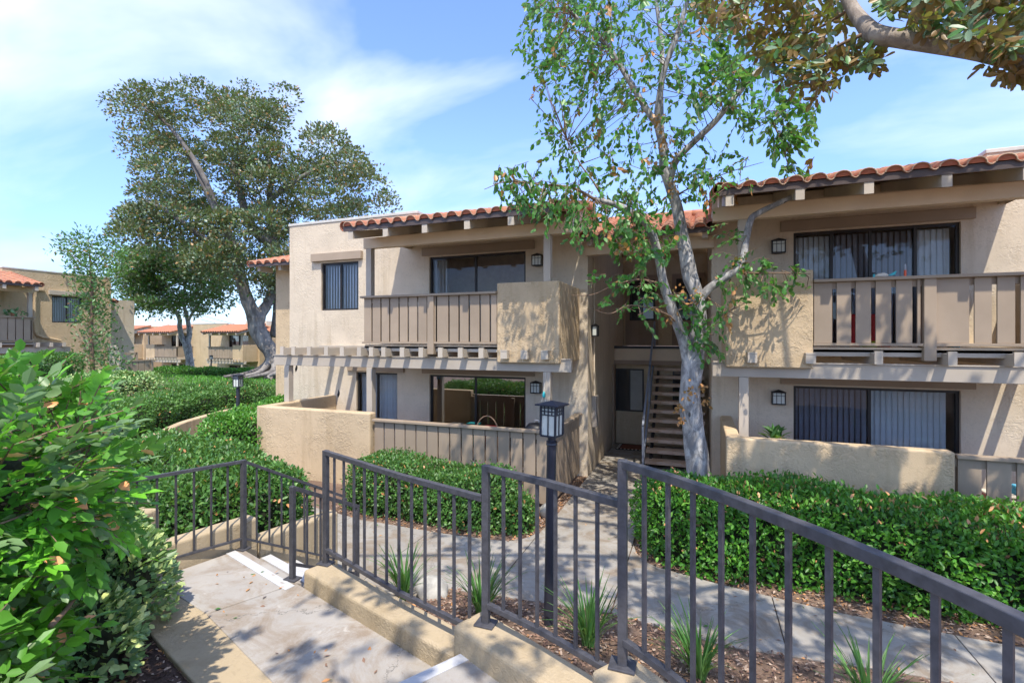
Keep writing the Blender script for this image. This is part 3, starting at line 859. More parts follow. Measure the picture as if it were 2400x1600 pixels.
def lantern(loc, label, rotz=0.0, s=1.0):
    t = thing("wall_lantern", label, "wall lamp", loc, rotz, "wall lanterns on the apartment building")
    w, h, dpt = .11 * s, .20 * s, .12 * s
    b = MB(); b.box(-w * .55, w * .55, -.02, 0, -.02, h + .03); b.obj("back_plate", M['black'], t)
    b = MB(); b.box(-w * .82, w * .82, -dpt, -.021, .01, h - .005); b.obj("lamp_glass", M['lamp_pane'], t)
    b = MB()
    for x in (-w, w - .012): b.box(x, x + .012, -dpt - .012, -dpt + .002, 0, h); b.box(x, x + .012, -.034, -.021, 0, h)
    b.box(-w, w, -dpt - .012, -.021, -.014, 0); b.box(-w, w, -dpt - .012, -.021, h, h + .012)
    for x in (-w * .33, w * .33): b.box(x - .004, x + .004, -dpt - .008, -dpt - .001, 0, h)
    b.box(-w + .012, w - .012, -dpt - .008, -dpt - .001, h * .72, h * .72 + .008)
    b.obj("lantern_frame", M['black'], t)
    b = MB(); y0, y1 = -dpt - .02, -.0205
    b.add([(-w * 1.12, y0, h + .013), (w * 1.12, y0, h + .013), (w * 1.12, y1, h + .013), (-w * 1.12, y1, h + .013), (0, (y0 + y1) / 2, h + .06)], [(0, 3, 2, 1), (0, 1, 4), (1, 2, 4), (2, 3, 4), (3, 0, 4)])
    b.obj("lantern_cap", M['black'], t)
    return t

# ---------------------------------------------------------------- the apartment building in front
def px_list_d(xs, cr, y, x0, sg):
    ox, sc = cr
    out = []
    for x in xs:
        p = at_y(ox + sc * x, 800, y)
        out.append((p.x - x0) * sg)
    return out
KA, KC = (600, .3401), (1600, .3401)
LX, RX = -2.17, 0.22
bld = thing("apartment_building", "two storey tan stucco apartment building with terracotta tiled eaves and an open stair recess", "apartment building", (0, 0, 0))
gapL = px_list_d([800, 862, 922, 987, 1050, 1115, 1182, 1250], KA, 8.52, LX, -1)
gapL2 = px_list_d([1330, 1400, 1470, 1545, 1615], KA, 8.52, LX, -1)
def slats_from(gaps, first, last, g=.016):
    e = sorted([first, *gaps, last]); out = []
    for i in range(len(e) - 1):
        out.append((e[i] + (g if i else 0), e[i + 1] - g))
    return [s for s in out if s[1] - s[0] > .03]
slL = slats_from(gapL2, 1.39, 2.71) + slats_from(gapL, 2.87, 4.42)
gapR = px_list_d([1840 + .2381 * x for x in (485, 672, 868, 1068, 1276)], (0, 1), 8.52, RX, 1)
gapR2 = px_list_d([1840 + .2381 * x for x in (1627, 1836, 2060, 2290)], (0, 1), 8.52, RX, 1)
slR = slats_from(gapR, 1.39, 2.72, .028) + slats_from(gapR2[1:] + [gapR2[-1] + (gapR2[-1] - gapR2[1]) / 2 * k for k in (1, 2, 3, 4)], 2.87, 4.42, .028)
unit_block(bld, LX, -1, 2, slats=slL, outlooks=px_list_d([675, 912, 1180, 1470, 1770], KA, 7.93, LX, -1))
unit_block(bld, RX, 1, 2, slats=slR, outlooks=px_list_d([322, 800, 1268, 1797, 2352], KC, 7.93, RX, 1))
# stair recess
b = MB()
b.box(LX + .002, RX - .002, 13.65, 13.8, -.3, 2.18)
b.box(LX + .002, RX - .002, 15.2, 15.35, 2.64, 5.6)
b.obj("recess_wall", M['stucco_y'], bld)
b = MB(); b.box(LX + .003, RX - .003, 13.5, 15.19, 2.19, 2.60); lan = b.obj("landing", M['soffit'], bld)
b = MB(); b.box(LX + .004, RX - .004, 13.46, 13.52, 2.59, 2.66); b.obj("landing_edge", M['dark'], lan)
b = MB(); b.box(LX + .01, RX - .01, 13.45, 13.499, 2.16, 2.27); b.obj("landing_trim", M['door'], lan)
b = MB(); b.box(LX - .03, RX + .03, 9.95, 10.085, 4.57, 4.80); b.obj("recess_beam", M['soffit'], bld)
rc = tiled_roof(bld, LX + .02, RX - .02, 9.66, 4.88, 12.6, 5.80, 4, rear=(15.6, 5.3), rake=(True, True))
for d in (-2.05, -1.35, -.6, .1):
    b = MB(); b.box(d - .05, d + .05, 9.72, 9.95, 4.72, 4.85); b.obj("rafter", M['beam'], bld)
# recess doors and windows
def board_door(x0, x1, z0, z1, y, win, name="entry_door"):
    b = MB(); b.box(x0, x1, y - .045, y - .002, z0, z1); d = b.obj(name, M['door'], bld)
    b = MB()
    n = 5
    for k in range(n): b_ = MB(); xx = x0 + (x1 - x0) * k / n; b_.box(xx + .008, xx + (x1 - x0) / n - .008, y - .062, y - .046, z0 + .03, win[2] - .06); b_.obj("door_board", M['door'], d)
    fr = MB(); w0, w1, q0, q1 = win
    fr.box(w0 - .05, w1 + .05, y - .072, y - .046, q1, q1 + .05); fr.box(w0 - .05, w1 + .05, y - .072, y - .046, q0 - .05, q0)
    fr.box(w0 - .05, w0, y - .0715, y - .0465, q0, q1); fr.box(w1, w1 + .05, y - .0715, y - .0465, q0, q1); fr.box((w0 + w1) / 2 - .02, (w0 + w1) / 2 + .02, y - .071, y - .047, q0, q1)
    fr.obj("window_frame", M['dark'], d)
    g = MB(); g.box(w0, w1, y - .052, y - .046, q0, q1); g.obj("pane", M['dark_glass'], d)
    return d
M['dark_glass'] = plain("dark_pane", (0.03, 0.032, 0.034), 0.06, 0, 0.1, 3.0, 0, 0.7)
M['pale_pane'] = plain("curtained_pane", (0.30, 0.30, 0.28), 0.12, 0, 0.15, 3.0, 0, 0.6)
b = MB(); b.box(-2.13, -1.22, 13.58, 13.648, 0, 2.15); dr = b.obj("entry_panel", M['stucco_y'], bld)
for (w0, w1) in ((-2.10, -1.43), (-.62, .0)):
    fr = MB(); q0, q1 = .93, 2.0
    y = 13.58 if w0 < -1 else 13.65
    fr.box(w0 - .04, w1 + .04, y - .03, y - .002, q1, q1 + .04); fr.box(w0 - .04, w1 + .04, y - .03, y - .002, q0 - .04, q0)
    for xx in (w0 - .04, (w0 + w1) / 2 - .02, w1): fr.box(xx, xx + .04, y - .029, y - .003, q0, q1)
    f_ = fr.obj("window", M['dark'], bld)
    g = MB(); g.box(w0, (w0 + w1) / 2 - .02, y - .016, y - .005, q0, q1); g.obj("pane", M['dark_glass'], f_)
    g = MB(); g.box((w0 + w1) / 2 + .02, w1, y - .016, y - .005, q0, q1); g.obj("pane", M['pale_pane'], f_)
board_door(-2.10, -1.14, 2.665, 4.75, 15.2, (-1.92, -1.28, 3.45, 4.55))
board_door(-.75, .16, 2.665, 4.75, 15.2, (-.58, .0, 3.45, 4.55))
b = MB(); b.box(LX + .001, LX + .05, 13.2, 13.45, 0, 2.16); b.obj("corner_trim", M['door'], bld)
b = MB(); b.box(LX + .001, LX + .10, 10.5, 10.74, .95, 1.62); b.obj("meter_box", M['stucco_b'], bld, bevel=.008)
b = MB(); b.tube([(LX + .03, 10.62, 1.62), (LX + .03, 10.62, 4.6)], .018, 8); b.obj("conduit", M['stucco'], bld)
# rear wing seen past the left end wall
b = MB(); b.box(-11.95, -10.2, 11.3, 15.5, -.5, 5.1); b.obj("rear_wing_wall", M['stucco_y'], bld)
tiled_roof(bld, -12.35, -10.22, 10.75, 5.02, 12.9, 5.6, 2, rake=(True, False))
for d in (-12.1, -11.3, -10.5):
    b = MB(); b.box(d - .05, d + .05, 10.82, 11.29, 4.83, 4.985); b.obj("rafter", M['beam'], bld)

# stair flight
st_ = thing("staircase", "open riser staircase of concrete treads on dark stringers rising in the recess", "staircase", (-.5, 11.1, 0))
rise, run = .189, .245
tm = MB(); tm.box(-.62, .62, 0, .29, -.075, 0); tme = tm.mesh("tread", M['tread'])
for k in range(1, 13):
    put(tme, "tread", st_, (0, run * (k - 1), rise * k))
for x in (-.52, .52):
    b = MB(); b.bar((x, -.05, -.12), (x, run * 12.1, rise * 12.1 + .02), .06, .16); b.obj("stringer", M['black'], st_)
for x in (-.66,):
    b = MB(); b.bar((x, .02, .93), (x, run * 12.6, rise * 12.6 + .93), .045, .06); hr = b.obj("handrail", M['steel'], st_)
    b = MB(); b.bar((x, .02, .12), (x, run * 12.6, rise * 12.6 + .15), .04, .05); b.obj("lower_rail", M['steel'], hr)
    b = MB()
    b.box(x - .022, x + .022, 0, .044, 0, .93); b.box(x - .022, x + .022, run * 6, run * 6 + .044, rise * 6 + .1, rise * 6 + .95); b.box(x - .022, x + .022, run * 12.4, run * 12.4 + .044, rise * 12.4, rise * 12.4 + .95)
    b.obj("rail_post", M['steel'], hr)
# pergolas under the balconies
pl = px_list_d([177, 255, 363, 482, 591, 709, 792, 877, 1005, 1135, 1269, 1407, 1550], KA, 8.36, LX, -1)
cl = px_list_d([1705, 1845, 1985], KA, 8.36, LX, -1)
pergola(LX, -1, None, "grey pergola of closely set rafters over the left patio below the balcony", pl, cl, 7.0, [(.44, .0), (4.35, .0), (6.62, 1.42)], 2, "pergolas below the balconies")
cr_ = px_list_d([482, 885], KC, 8.36, RX, 1)
pr_ = px_list_d([1352, 1862, 2320], KC, 8.36, RX, 1)
pr_ += [pr_[-1] + .42 * k for k in range(1, 9)]
pergola(RX, 1, None, "grey pergola of widely spaced rafters over the right patio below the balcony", pr_, cr_, 7.6, [(.44, .0), (4.35, .0), (6.6, 1.40)], 2, "pergolas below the balconies")
# wall lanterns
lantern((-3.25, W - .004, 4.43), "black wall lantern beside the left upper sliding door")
lantern((-3.28, W - .004, 1.70), "black wall lantern beside the left ground floor sliding door")
lantern((1.34, W - .004, 1.68), "black wall lantern beside the right ground floor sliding door above the potted plant")
lantern((1.34, W - .004, 4.42), "black wall lantern beside the right upper sliding door behind tree leaves")
lantern((LX + .004, 10.52, 2.92), "black wall lantern on the side wall of the stair recess", R(90))
lantern((-.98, 15.196, 4.15), "small dark wall lantern on the landing between the upper doors")

# ---------------------------------------------------------------- patio walls and fences
def poly_wall(name, label, cat, pts, thick, z0, z1, mat, group=None, bevel=.03):
    P = [Vector((p[0], p[1])) for p in pts]; n = len(P); l_, r_ = [], []
    for i, p in enumerate(P):
        d1 = (P[i] - P[i - 1]).normalized() if i else (P[1] - P[0]).normalized()
        d2 = (P[i + 1] - P[i]).normalized() if i < n - 1 else d1
        m_ = (d1 + d2).normalized(); nn = Vector((-m_.y, m_.x)); k = thick / 2 / max(.4, nn.dot(Vector((-d1.y, d1.x))))
        l_.append(p + nn * k); r_.append(p - nn * k)
    b = MB()
    zt = z1 if hasattr(z1, '__len__') else [z1] * n
    vs = []
    for i in range(n): vs += [(l_[i].x, l_[i].y, z0), (r_[i].x, r_[i].y, z0), (r_[i].x, r_[i].y, zt[i]), (l_[i].x, l_[i].y, zt[i])]
    fs = [(0, 1, 2, 3), tuple(4 * (n - 1) + k for k in (3, 2, 1, 0))]
    for i in range(n - 1):
        for k in range(4):
            a, c = 4 * i + k, 4 * i + (k + 1) % 4
            fs.append((a, a + 4, c + 4, c))
    b.add(vs, fs)
    o = b.obj(name, mat, None, bevel=bevel, seg=3)
    bm_ = bmesh.new(); bm_.from_mesh(o.data); bmesh.ops.recalc_face_normals(bm_, faces=bm_.faces); bm_.to_mesh(o.data); bm_.free()
    return tag(o, label, cat, group)
poly_wall("patio_wall", "sunlit tan stucco patio wall at the left end of the building", "wall", [(-8.75, W - .004), (-8.75, 7.95), (-5.93, 7.95)], .2, -.1, 1.42, M['stucco_y'], "stucco patio walls")
poly_wall("patio_wall", "shaded tan stucco patio wall behind the right hedge dappled by leaf shadows", "wall", [(.47, W - .004), (.47, 7.98), (3.06, 7.98)], .2, -.1, 1.41, M['stucco_y'], "stucco patio walls")
def board_fence(label, a, b_, z0, z1, w, gap, group, extra=None, post_every=5):
    a, b_ = Vector((*a, 0)), Vector((*b_, 0)); d = b_ - a; Ln = d.length
    t = thing("patio_fence", label, "fence", a, math.atan2(d.y, d.x), group)
    m_ = MB(); m_.box(0, Ln, -.075, .055, z1 - .045, z1); m_.obj("top_rail", M['taupe'], t, bevel=.006)
    m_ = MB(); m_.box(0, Ln, .016, .055, z1 - .17, z1 - .047); m_.obj("backing_rail", M['taupe'], t)
    m_ = MB(); m_.box(0, Ln, .016, .055, z0 + .12, z0 + .22); m_.obj("backing_rail", M['taupe'], t)
    n = int(Ln / (w + gap)); p = Ln / n
    sm = MB(); sm.box(gap / 2, p - gap / 2, -.012, .014, z0, z1 - .047); me = sm.mesh("slat", M['taupe'])
    for k in range(n):
        put(me, "slat", t, (p * k, 0, random.uniform(-.004, .004)))
    k = 0
    pm = MB(); pm.box(-.05, .05, .057, .157, z0 - .1, z1 - .05); pme = pm.mesh("fence_post", M['taupe'])
    for k in range(0, n + 1, post_every): put(pme, "fence_post", t, (min(p * k + .06, Ln - .06), 0, 0))
    return t
board_fence("taupe slatted patio fence between the sunlit stucco wall and the lamp post", (-5.90, 7.95), (-2.36, 7.95), .07, 1.31, .20, .028, "slatted patio fences")
board_fence("short taupe slatted fence running back beside the stair walkway", (-2.35, 7.97), (-2.35, 10.08), .07, 1.31, .20, .02, "slatted patio fences")
board_fence("taupe slatted patio fence with wide gaps right of the shaded stucco wall", (3.09, 7.98), (7.8, 7.98), .07, 1.37, .235, .055, "slatted patio fences")
# ---------------------------------------------------------------- ground
def sst(x): x = max(0.0, min(1.0, x)); return x * x * (3 - 2 * x)
def ground_h(x, y):
    far = -1.0 * sst((y - 19) / 13) if x < -10 else -1.0 * sst((y - 26) / 13)
    bank = .85 * sst((-13.9 - x + max(0, (y - 12)) * .0) / 3.5) * (1 - sst((y - 17) / 9)) * sst((y - 4) / 3 + .4)
    hed = .45 * sst((-4.7 - x) / .5) * sst((5.0 - y) / .6) * (1 - sst((-9 - x) / 2))
    return far + bank + hed - .012
def terrain():
    xs = np.concatenate([np.linspace(-400, -70, 12), np.linspace(-64, -26, 24), np.linspace(-25, 6, 110), np.linspace(7, 30, 20), np.linspace(40, 400, 10)])
    ys = np.concatenate([np.linspace(-300, -12, 10), np.linspace(-10, 26, 110), np.linspace(27, 50, 24), np.linspace(60, 600, 14)])
    V = np.array([(x, y, ground_h(x, y)) for y in ys for x in xs])
    nx = len(xs)
    q = [(j * nx + i, j * nx + i + 1, (j + 1) * nx + i + 1, (j + 1) * nx + i) for j in range(len(ys) - 1) for i in range(nx - 1)]
    me = np_mesh("ground", V, np.array(q).ravel(), np.full(len(q), 4), [M['soil']], np.zeros(len(q)), True)
    o = bpy.data.objects.new("ground", me); C.objects.link(o); o["kind"] = "structure"
terrain()
# lawn running down past the big tree
def sheet(name, poly_fn, x0, x1, y0, y1, st, mat, lift, kind="structure"):
    xs = np.arange(x0, x1 + st / 2, st); ys = np.arange(y0, y1 + st / 2, st)
    V = []; idx = {}; F = []
    for j, y in enumerate(ys):
        for i, x in enumerate(xs):
            idx[i, j] = len(V); V.append((x, y, ground_h(x, y) + lift))
    for j in range(len(ys) - 1):
        for i in range(len(xs) - 1):
            if poly_fn((xs[i] + xs[i + 1]) / 2, (ys[j] + ys[j + 1]) / 2): F.append((idx[i, j], idx[i + 1, j], idx[i + 1, j + 1], idx[i, j + 1]))
    me = bpy.data.meshes.new(name); me.from_pydata(V, [], F); me.materials.append(mat); me.update()
    me.polygons.foreach_set("use_smooth", [True] * len(me.polygons))
    o = bpy.data.objects.new(name, me); C.objects.link(o); o["kind"] = kind
    return o
lawn_in = lambda x, y: (x < -15.2 and y > 14.5 and (x + 21.5) ** 2 + (y - 19.3) ** 2 > 3.0 and y < 40 and x > -48)
lawn = sheet("lawn", lawn_in, -48, -15, 14, 40, .5, M['grass'], .02)

# ---------------------------------------------------------------- walkway of separate slabs
FX = [-13, -9, -7, -5.73, -4.94, -3.54, -2.75, -2.5, -2.32, -2.2]
FY = [9.2, 7.45, 6.75, 6.50, 6.38, 6.36, 6.40, 6.46, 6.60, 6.95]
GX = [-.86, -.80, -.70, -.5, .16, 1.31, 2.59, 5, 9, 14]
GY = [7.0, 6.72, 6.52, 6.38, 6.21, 6.00, 5.93, 5.9, 5.9, 5.9]
NX = [-13, -9, -7, -5.2, -4.4, -4.3, -2.75, -2.7, -2.0, -.83, .27, 1.65, 4, 9, 14]
NY = [7.7, 6.1, 5.4, 5.1, 5.05, 4.72, 4.62, 4.98, 5.05, 5.15, 4.97, 5.12, 5.1, 5.1, 5.1]
far_y = lambda x: np.interp(x, FX, FY) if x <= -2.2 else (np.interp(x, GX, GY) if x >= -.86 else 7.0)
near_y = lambda x: np.interp(x, NX, NY)
walk = MB()
walk.prism([(-2.15, 6.5), (-.9, 6.5), (-.9, 13.6), (-2.14, 13.6)], -.08, -.003)
walkway = walk.obj("walkway", M['soil'], None); walkway["kind"] = "structure"
def slab_poly(x0, x1, g=.005):
    xs = [x0 + g] + [x for x in np.arange(math.ceil(x0 / .1) * .1 + .02, x1 - .02, .1)] + [x1 - g]
    return [(x, near_y(x)) for x in xs] + [(x, far_y(x)) for x in reversed(xs)]
def paving(poly, z0=-.08, z1=.012, mat='concrete', parent=walkway):
    b = MB(); b.prism([(float(p[0]), float(p[1])) for p in poly], z0, z1)
    return b.obj("paving_slab", M[mat], parent, bevel=.006, seg=2)
jx = [-13, -11.4, -9.8, -8.2, -6.7, -5.2, -3.72, -2.2]
for a, c in zip(jx[:-1], jx[1:]): paving(slab_poly(a, c))
paving([(-2.192, near_y(-2.19)), (-1.5, near_y(-1.5)), (-.868, near_y(-.86)), (-.868, 7.55), (-2.16, 7.55), (-2.192, 6.95)])
jx = [-.86, .75, 2.3, 3.9, 5.5, 7.2, 9]
for a, c in zip(jx[:-1], jx[1:]): paving(slab_poly(a, c))
jy = [7.56, 8.9, 10.25, 11.8, 13.4]
for a, c in zip(jy[:-1], jy[1:]): paving([(-2.155, a + .005), (-.87, a + .005), (-.87, c - .005), (-2.155, c - .005)])
paving([(-.85, 10.9), (.2, 10.9), (.2, 13.6), (-.85, 13.6)])
# curved path behind the hedge towards the far buildings
cp = smooth_path([(-12.3, 8.6, 0), (-13.0, 9.9, 0), (-13.6, 11.2, 0), (-14.0, 12.6, 0), (-14.1, 14.5, 0)], 4)
for i in range(0, len(cp) - 1, 4):
    seg = cp[i:i + 5]; poly_l, poly_r = [], []
    for k, p in enumerate(seg):
        d = (cp[min(i + k + 1, len(cp) - 1)] - cp[max(i + k - 1, 0)]).normalized(); nn = Vector((-d.y, d.x, 0))
        poly_l.append(p + nn * .0 + nn * .35); poly_r.append(p - nn * 1.0)
    paving([(p.x, p.y) for p in poly_l] + [(p.x, p.y) for p in reversed(poly_r)], -.1, .016)

# ---------------------------------------------------------------- landing, steps, low walls
land = MB(); land.prism([(-4.30, 2.74), (-4.12, 3.44), (-3.10, 3.16), (-1.2, 2.62), (-1.72, 1.87), (-2.3, 2.2), (-3.9, 2.66)], -.1, .80)
landing = land.obj("landing", M['rough'], None); landing["kind"] = "structure"
jd = Vector((.95, -.30)); jn = Vector((.20, .98))
def lslab(poly, z0, z1, mat='slab', name="paving_slab"):
    b = MB(); b.prism(poly, z0, z1); return b.obj(name, M[mat], landing, bevel=.008)
lslab([(-4.31, 2.73), (-4.13, 3.50), (-3.085, 3.185), (-3.13, 3.17), (-3.40, 2.58), (-3.94, 2.70)], .801, .84)
lslab([(-3.390, 2.573), (-3.12, 3.163), (-3.07, 3.15), (-1.22, 2.64), (-1.74, 1.84), (-2.34, 2.20)], .801, .84)
lslab([(-1.225, 2.70), (-.36, 2.27), (-.80, 1.42), (-1.745, 1.83)], .70, 1.02)
lslab([(-.355, 2.27), (.45, 1.6), (.75, .9), (.9, -.6), (-1.0, -.6), (-.795, 1.42)], .70, 1.20)
b = MB(); a, c = Vector((-1.236, 2.694)), Vector((-1.752, 1.832)); o_ = Vector((.065, -.035))
b.prism([tuple(a), tuple(a + o_), tuple(c + o_), tuple(c)], 1.0205, 1.0245); b.obj("step_nosing", M['white'], landing)
# flight of steps going down to the walkway
n_a, n_c = Vector((-4.13, 3.50)), Vector((-3.085, 3.185))
b = MB(); i_ = -jn * .15; o2 = -jn * .065
b.prism([tuple(n_a + o2), tuple(n_c + o2), tuple(n_c + i_), tuple(n_a + i_)], .8405, .8445); b.obj("step_nosing", M['white'], landing)
for k in range(1, 5):
    z = .84 - .168 * k
    p0, p1 = jn * .29 * (k - 1), jn * .29 * k
    b = MB(); b.prism([tuple(n_a + p0 * 1.001), tuple(n_c + p0 * 1.001), tuple(n_c + p1), tuple(n_a + p1)], -.1, z); b.obj("step", M['rough'], landing, bevel=.006)
    b = MB(); q = jn * (.29 * k - .10)
    b.prism([tuple(n_a + q), tuple(n_c + q), tuple(n_c + p1 * .999), tuple(n_a + p1 * .999)], z + .0005, z + .0045); b.obj("step_nosing", M['white'], landing)
SW = M['stucco_low']
poly_wall("low_wall", "low tan stucco kerb wall below the longest charcoal railing beside the landing", "low wall", [(-2.98, 3.235), (-1.33, 2.71)], .23, -.1, .984, SW, "stucco kerb walls", .025)
poly_wall("low_wall", "raised tan stucco kerb wall section beside the white painted step edge", "low wall", [(-1.325, 2.715), (-.40, 2.30)], .24, -.1, 1.165, SW, "stucco kerb walls", .025)
poly_wall("low_wall", "highest tan stucco kerb wall curving under the nearest charcoal railing", "low wall", [(-.395, 2.31), (-.1, 2.10), (.17, 1.83), (.42, 1.52), (.62, 1.22), (.80, .7)], .24, -.1, 1.362, SW, "stucco kerb walls", .025)
poly_wall("kerb", "flat stucco kerb strip between the bark mulch and the landing", "kerb", [(-4.02, 2.585), (-3.95, 2.59), (-2.38, 2.10), (-1.98, 1.85), (-1.75, 1.65)], .36, .2, .832, SW, None, .01)
poly_wall("low_wall", "stucco stair cheek wall behind the short corner railing", "low wall", [(-4.72, 1.9), (-4.45, 2.70), (-4.21, 3.70)], .18, -.1, 1.08, SW, "stucco kerb walls", .025)
poly_wall("low_wall", "lowest stucco stair cheek wall striped by railing shadows below the corner post", "low wall", [(-4.20, 3.705), (-4.00, 4.62)], .18, -.1, .86, SW, "stucco kerb walls", .025)
poly_wall("low_wall", "shaded stucco wall end between the glossy bush and the corner railing", "low wall", [(-5.9, 2.75), (-4.66, 3.0)], .2, -.1, 1.30, SW, "stucco kerb walls", .03)
cw = smooth_path([(-11.6, 7.2, 0), (-12.13, 8.07, 0), (-12.95, 9.17, 0), (-13.35, 9.95, 0), (-13.83, 11.06, 0), (-14.1, 12.2, 0), (-14.2, 13.4, 0)], 3)
poly_wall("garden_wall", "curved low tan wall along the sunken path below the hedges", "garden wall", [(p.x - .1, p.y) for p in cw], .2, -.1, .6, M['stucco_y'], None, .03)
poly_wall("garden_wall", "short stub of tan wall at the far end of the sunken path", "garden wall", [(-14.0, 13.5), (-12.9, 13.9)], .22, -.2, .66, M['stucco_y'], None, .03)
bed = MB(); bed.prism([(-4.3, 2.52), (-3.95, 2.485), (-2.38, 1.995), (-2.05, 1.78), (-1.8, 1.55), (-1.2, -.6), (-7, -1), (-7.5, 2.7), (-5.8, 2.62)], .1, .80)
o = bed.obj("mulch_bed", M['mulch'], None); o["kind"] = "structure"

# ---------------------------------------------------------------- railings
def railing(label, loc):
    return thing("metal_railing", label, "railing", loc, 0, "charcoal metal railings")
def bal_mesh(h, w=.016): b = MB(); b.box(-w / 2, w / 2, -w / 2, w / 2, 0, h); return b.mesh("baluster", M['rail'])
def on_line(pts, u):                               # point of the plan polyline seen at picture column u
    for a, c in zip(pts[:-1], pts[1:]):
        ua = project_np(np.array([[a[0], a[1], 1.5]]))[0][0]; uc = project_np(np.array([[c[0], c[1], 1.5]]))[0][0]
        if min(ua, uc) <= u <= max(ua, uc):
            lo, hi = 0.0, 1.0
            for _ in range(30):
                t = (lo + hi) / 2; x = a[0] + (c[0] - a[0]) * t; y = a[1] + (c[1] - a[1]) * t
                um = project_np(np.array([[x, y, 1.5]]))[0][0]
                if (um < u) == (ua < uc): lo = t
                else: hi = t
            return x, y
    return None
def run(label, pts, z0, h, post_first, bars_u, group=None, post_h=None):
    t = railing(label, (pts[0][0], pts[0][1], z0))
    L_ = lambda p, z: Vector((p[0] - pts[0][0], p[1] - pts[0][1], z))
    m_ = MB(); m_.sweep([L_(p, h - .02) for p in pts], .036, .037); m_.obj("top_rail", M['rail'], t, bevel=.003)
    m_ = MB(); m_.sweep([L_(p, .12) for p in pts], .032, .03); m_.obj("bottom_rail", M['rail'], t, bevel=.002)
    m_ = MB(); m_.box(-.021, .021, -.021, .021, 0, h - .001); o = m_.obj("post", M['rail'], t, bevel=.003)
    m_ = MB(); m_.box(-.06, .06, -.05, .05, 0, .012); m_.obj("base_plate", M['rail'], o, bevel=.003)
    bm_ = bal_mesh(h - .135 - .04)
    for u in bars_u:
        q = on_line(pts, u)
        if q: put(bm_, "baluster", t, L_(q, .135), math.atan2(pts[1][1] - pts[0][1], pts[1][0] - pts[0][0]))
    return t
P1_, P2_, P3_ = (-2.92, 3.28), (-1.19, 2.68), (-.33, 2.29)
run("longest charcoal railing with twelve thin bars above the landing wall", [P1_, (-1.95, 2.905), (-1.21, 2.675)], .984, .95, True,
    [600 + .3401 * x for x in (540, 605, 675, 747, 822, 900, 985, 1072, 1165, 1262, 1365, 1472)])
run("short middle charcoal railing in front of the lamp post", [P2_, (-.78, 2.53), (-.35, 2.33)], 1.165, .95, True, [1180, 1219, 1259, 1302, 1349, 1400])
c3 = smooth_path([(-.33, 2.29, 0), (-.12, 2.13, 0), (.08, 1.945, 0), (.26, 1.75, 0), (.44, 1.54, 0), (.60, 1.31, 0), (.72, 1.05, 0), (.82, .7, 0)], 4)
r3 = run("nearest charcoal railing curving up to the lower right corner in front of the right hedge", [(p.x, p.y) for p in c3], 1.362, .95, True,
    [1510, 1565.6, 1624, 1690.5, 1764, 1848, 1943, 2056, 2193, 2364])
m_ = MB(); m_.box(-.021, .021, -.021, .021, 0, .949); o = m_.obj("post", M['rail'], r3); o.location = (.82 + .33, .7 - 2.29, 0)
# corner railing at the left of the landing
t = railing("corner charcoal railing at the head of the steps in front of the big hedge", (-4.1, 3.49, .84))
A_, B_, D_ = Vector((0, 0, 0)), Vector((-.50, -1.30, 0)), Vector((.24, 1.15, -.66))
for z, w, nm in ((.845, .034, "top_rail"), (.105, .026, "bottom_rail")):
    for e in (B_, D_):
        m_ = MB(); m_.bar(A_ + Vector((0, 0, z)), e + Vector((0, 0, z)), w, w * .85); m_.obj(nm, M['rail'], t, bevel=.002)
m_ = MB(); m_.box(-.021, .021, -.021, .021, 0, .86); o = m_.obj("post", M['rail'], t, bevel=.003)
m_ = MB(); m_.box(-.05, .05, -.05, .05, 0, .01); m_.obj("base_plate", M['rail'], o)
m_ = MB(); m_.box(-.019, .019, -.019, .019, -.1, .83); o = m_.obj("post", M['rail'], t); o.location = D_
bme = bal_mesh(.725, .014)
for k in range(1, 10): put(bme, "baluster", t, B_ * (k * .138 / B_.length) + Vector((0, 0, .112)))
for k in range(1, 8): put(bme, "baluster", t, D_ * (k * .15 / D_.length) + Vector((0, 0, .112)))
# grab rail in the middle of the steps
t = railing("low charcoal stair handrail standing on the white step edge", (-3.20, 3.20, .84))
E_ = Vector((.09, .72, -.39))
m_ = MB(); m_.bar((0, 0, 0), (0, 0, .785), .04, .04, (0, 1, 0)); o = m_.obj("post", M['rail'], t, bevel=.004)
m_ = MB(); m_.box(-.06, .06, -.045, .045, 0, .012); m_.obj("base_plate", M['rail'], o)
m_ = MB(); m_.bar(E_ + Vector((0, 0, -.0)), E_ + Vector((0, 0, .77)), .036, .036, (0, 1, 0)); m_.obj("post", M['rail'], t, bevel=.004)
m_ = MB(); m_.bar((0, -.01, .775), E_ + Vector((0, .02, .775)), .036, .036); m_.obj("top_rail", M['rail'], t, bevel=.004)
m_ = MB(); m_.bar((0, 0, .13), E_ + Vector((0, 0, .13)), .026, .026); m_.obj("bottom_rail", M['rail'], t)
bme = bal_mesh(.635, .015)
for k in range(1, 5): put(bme, "baluster", t, E_ * (k / 5) + Vector((0, 0, .135)))

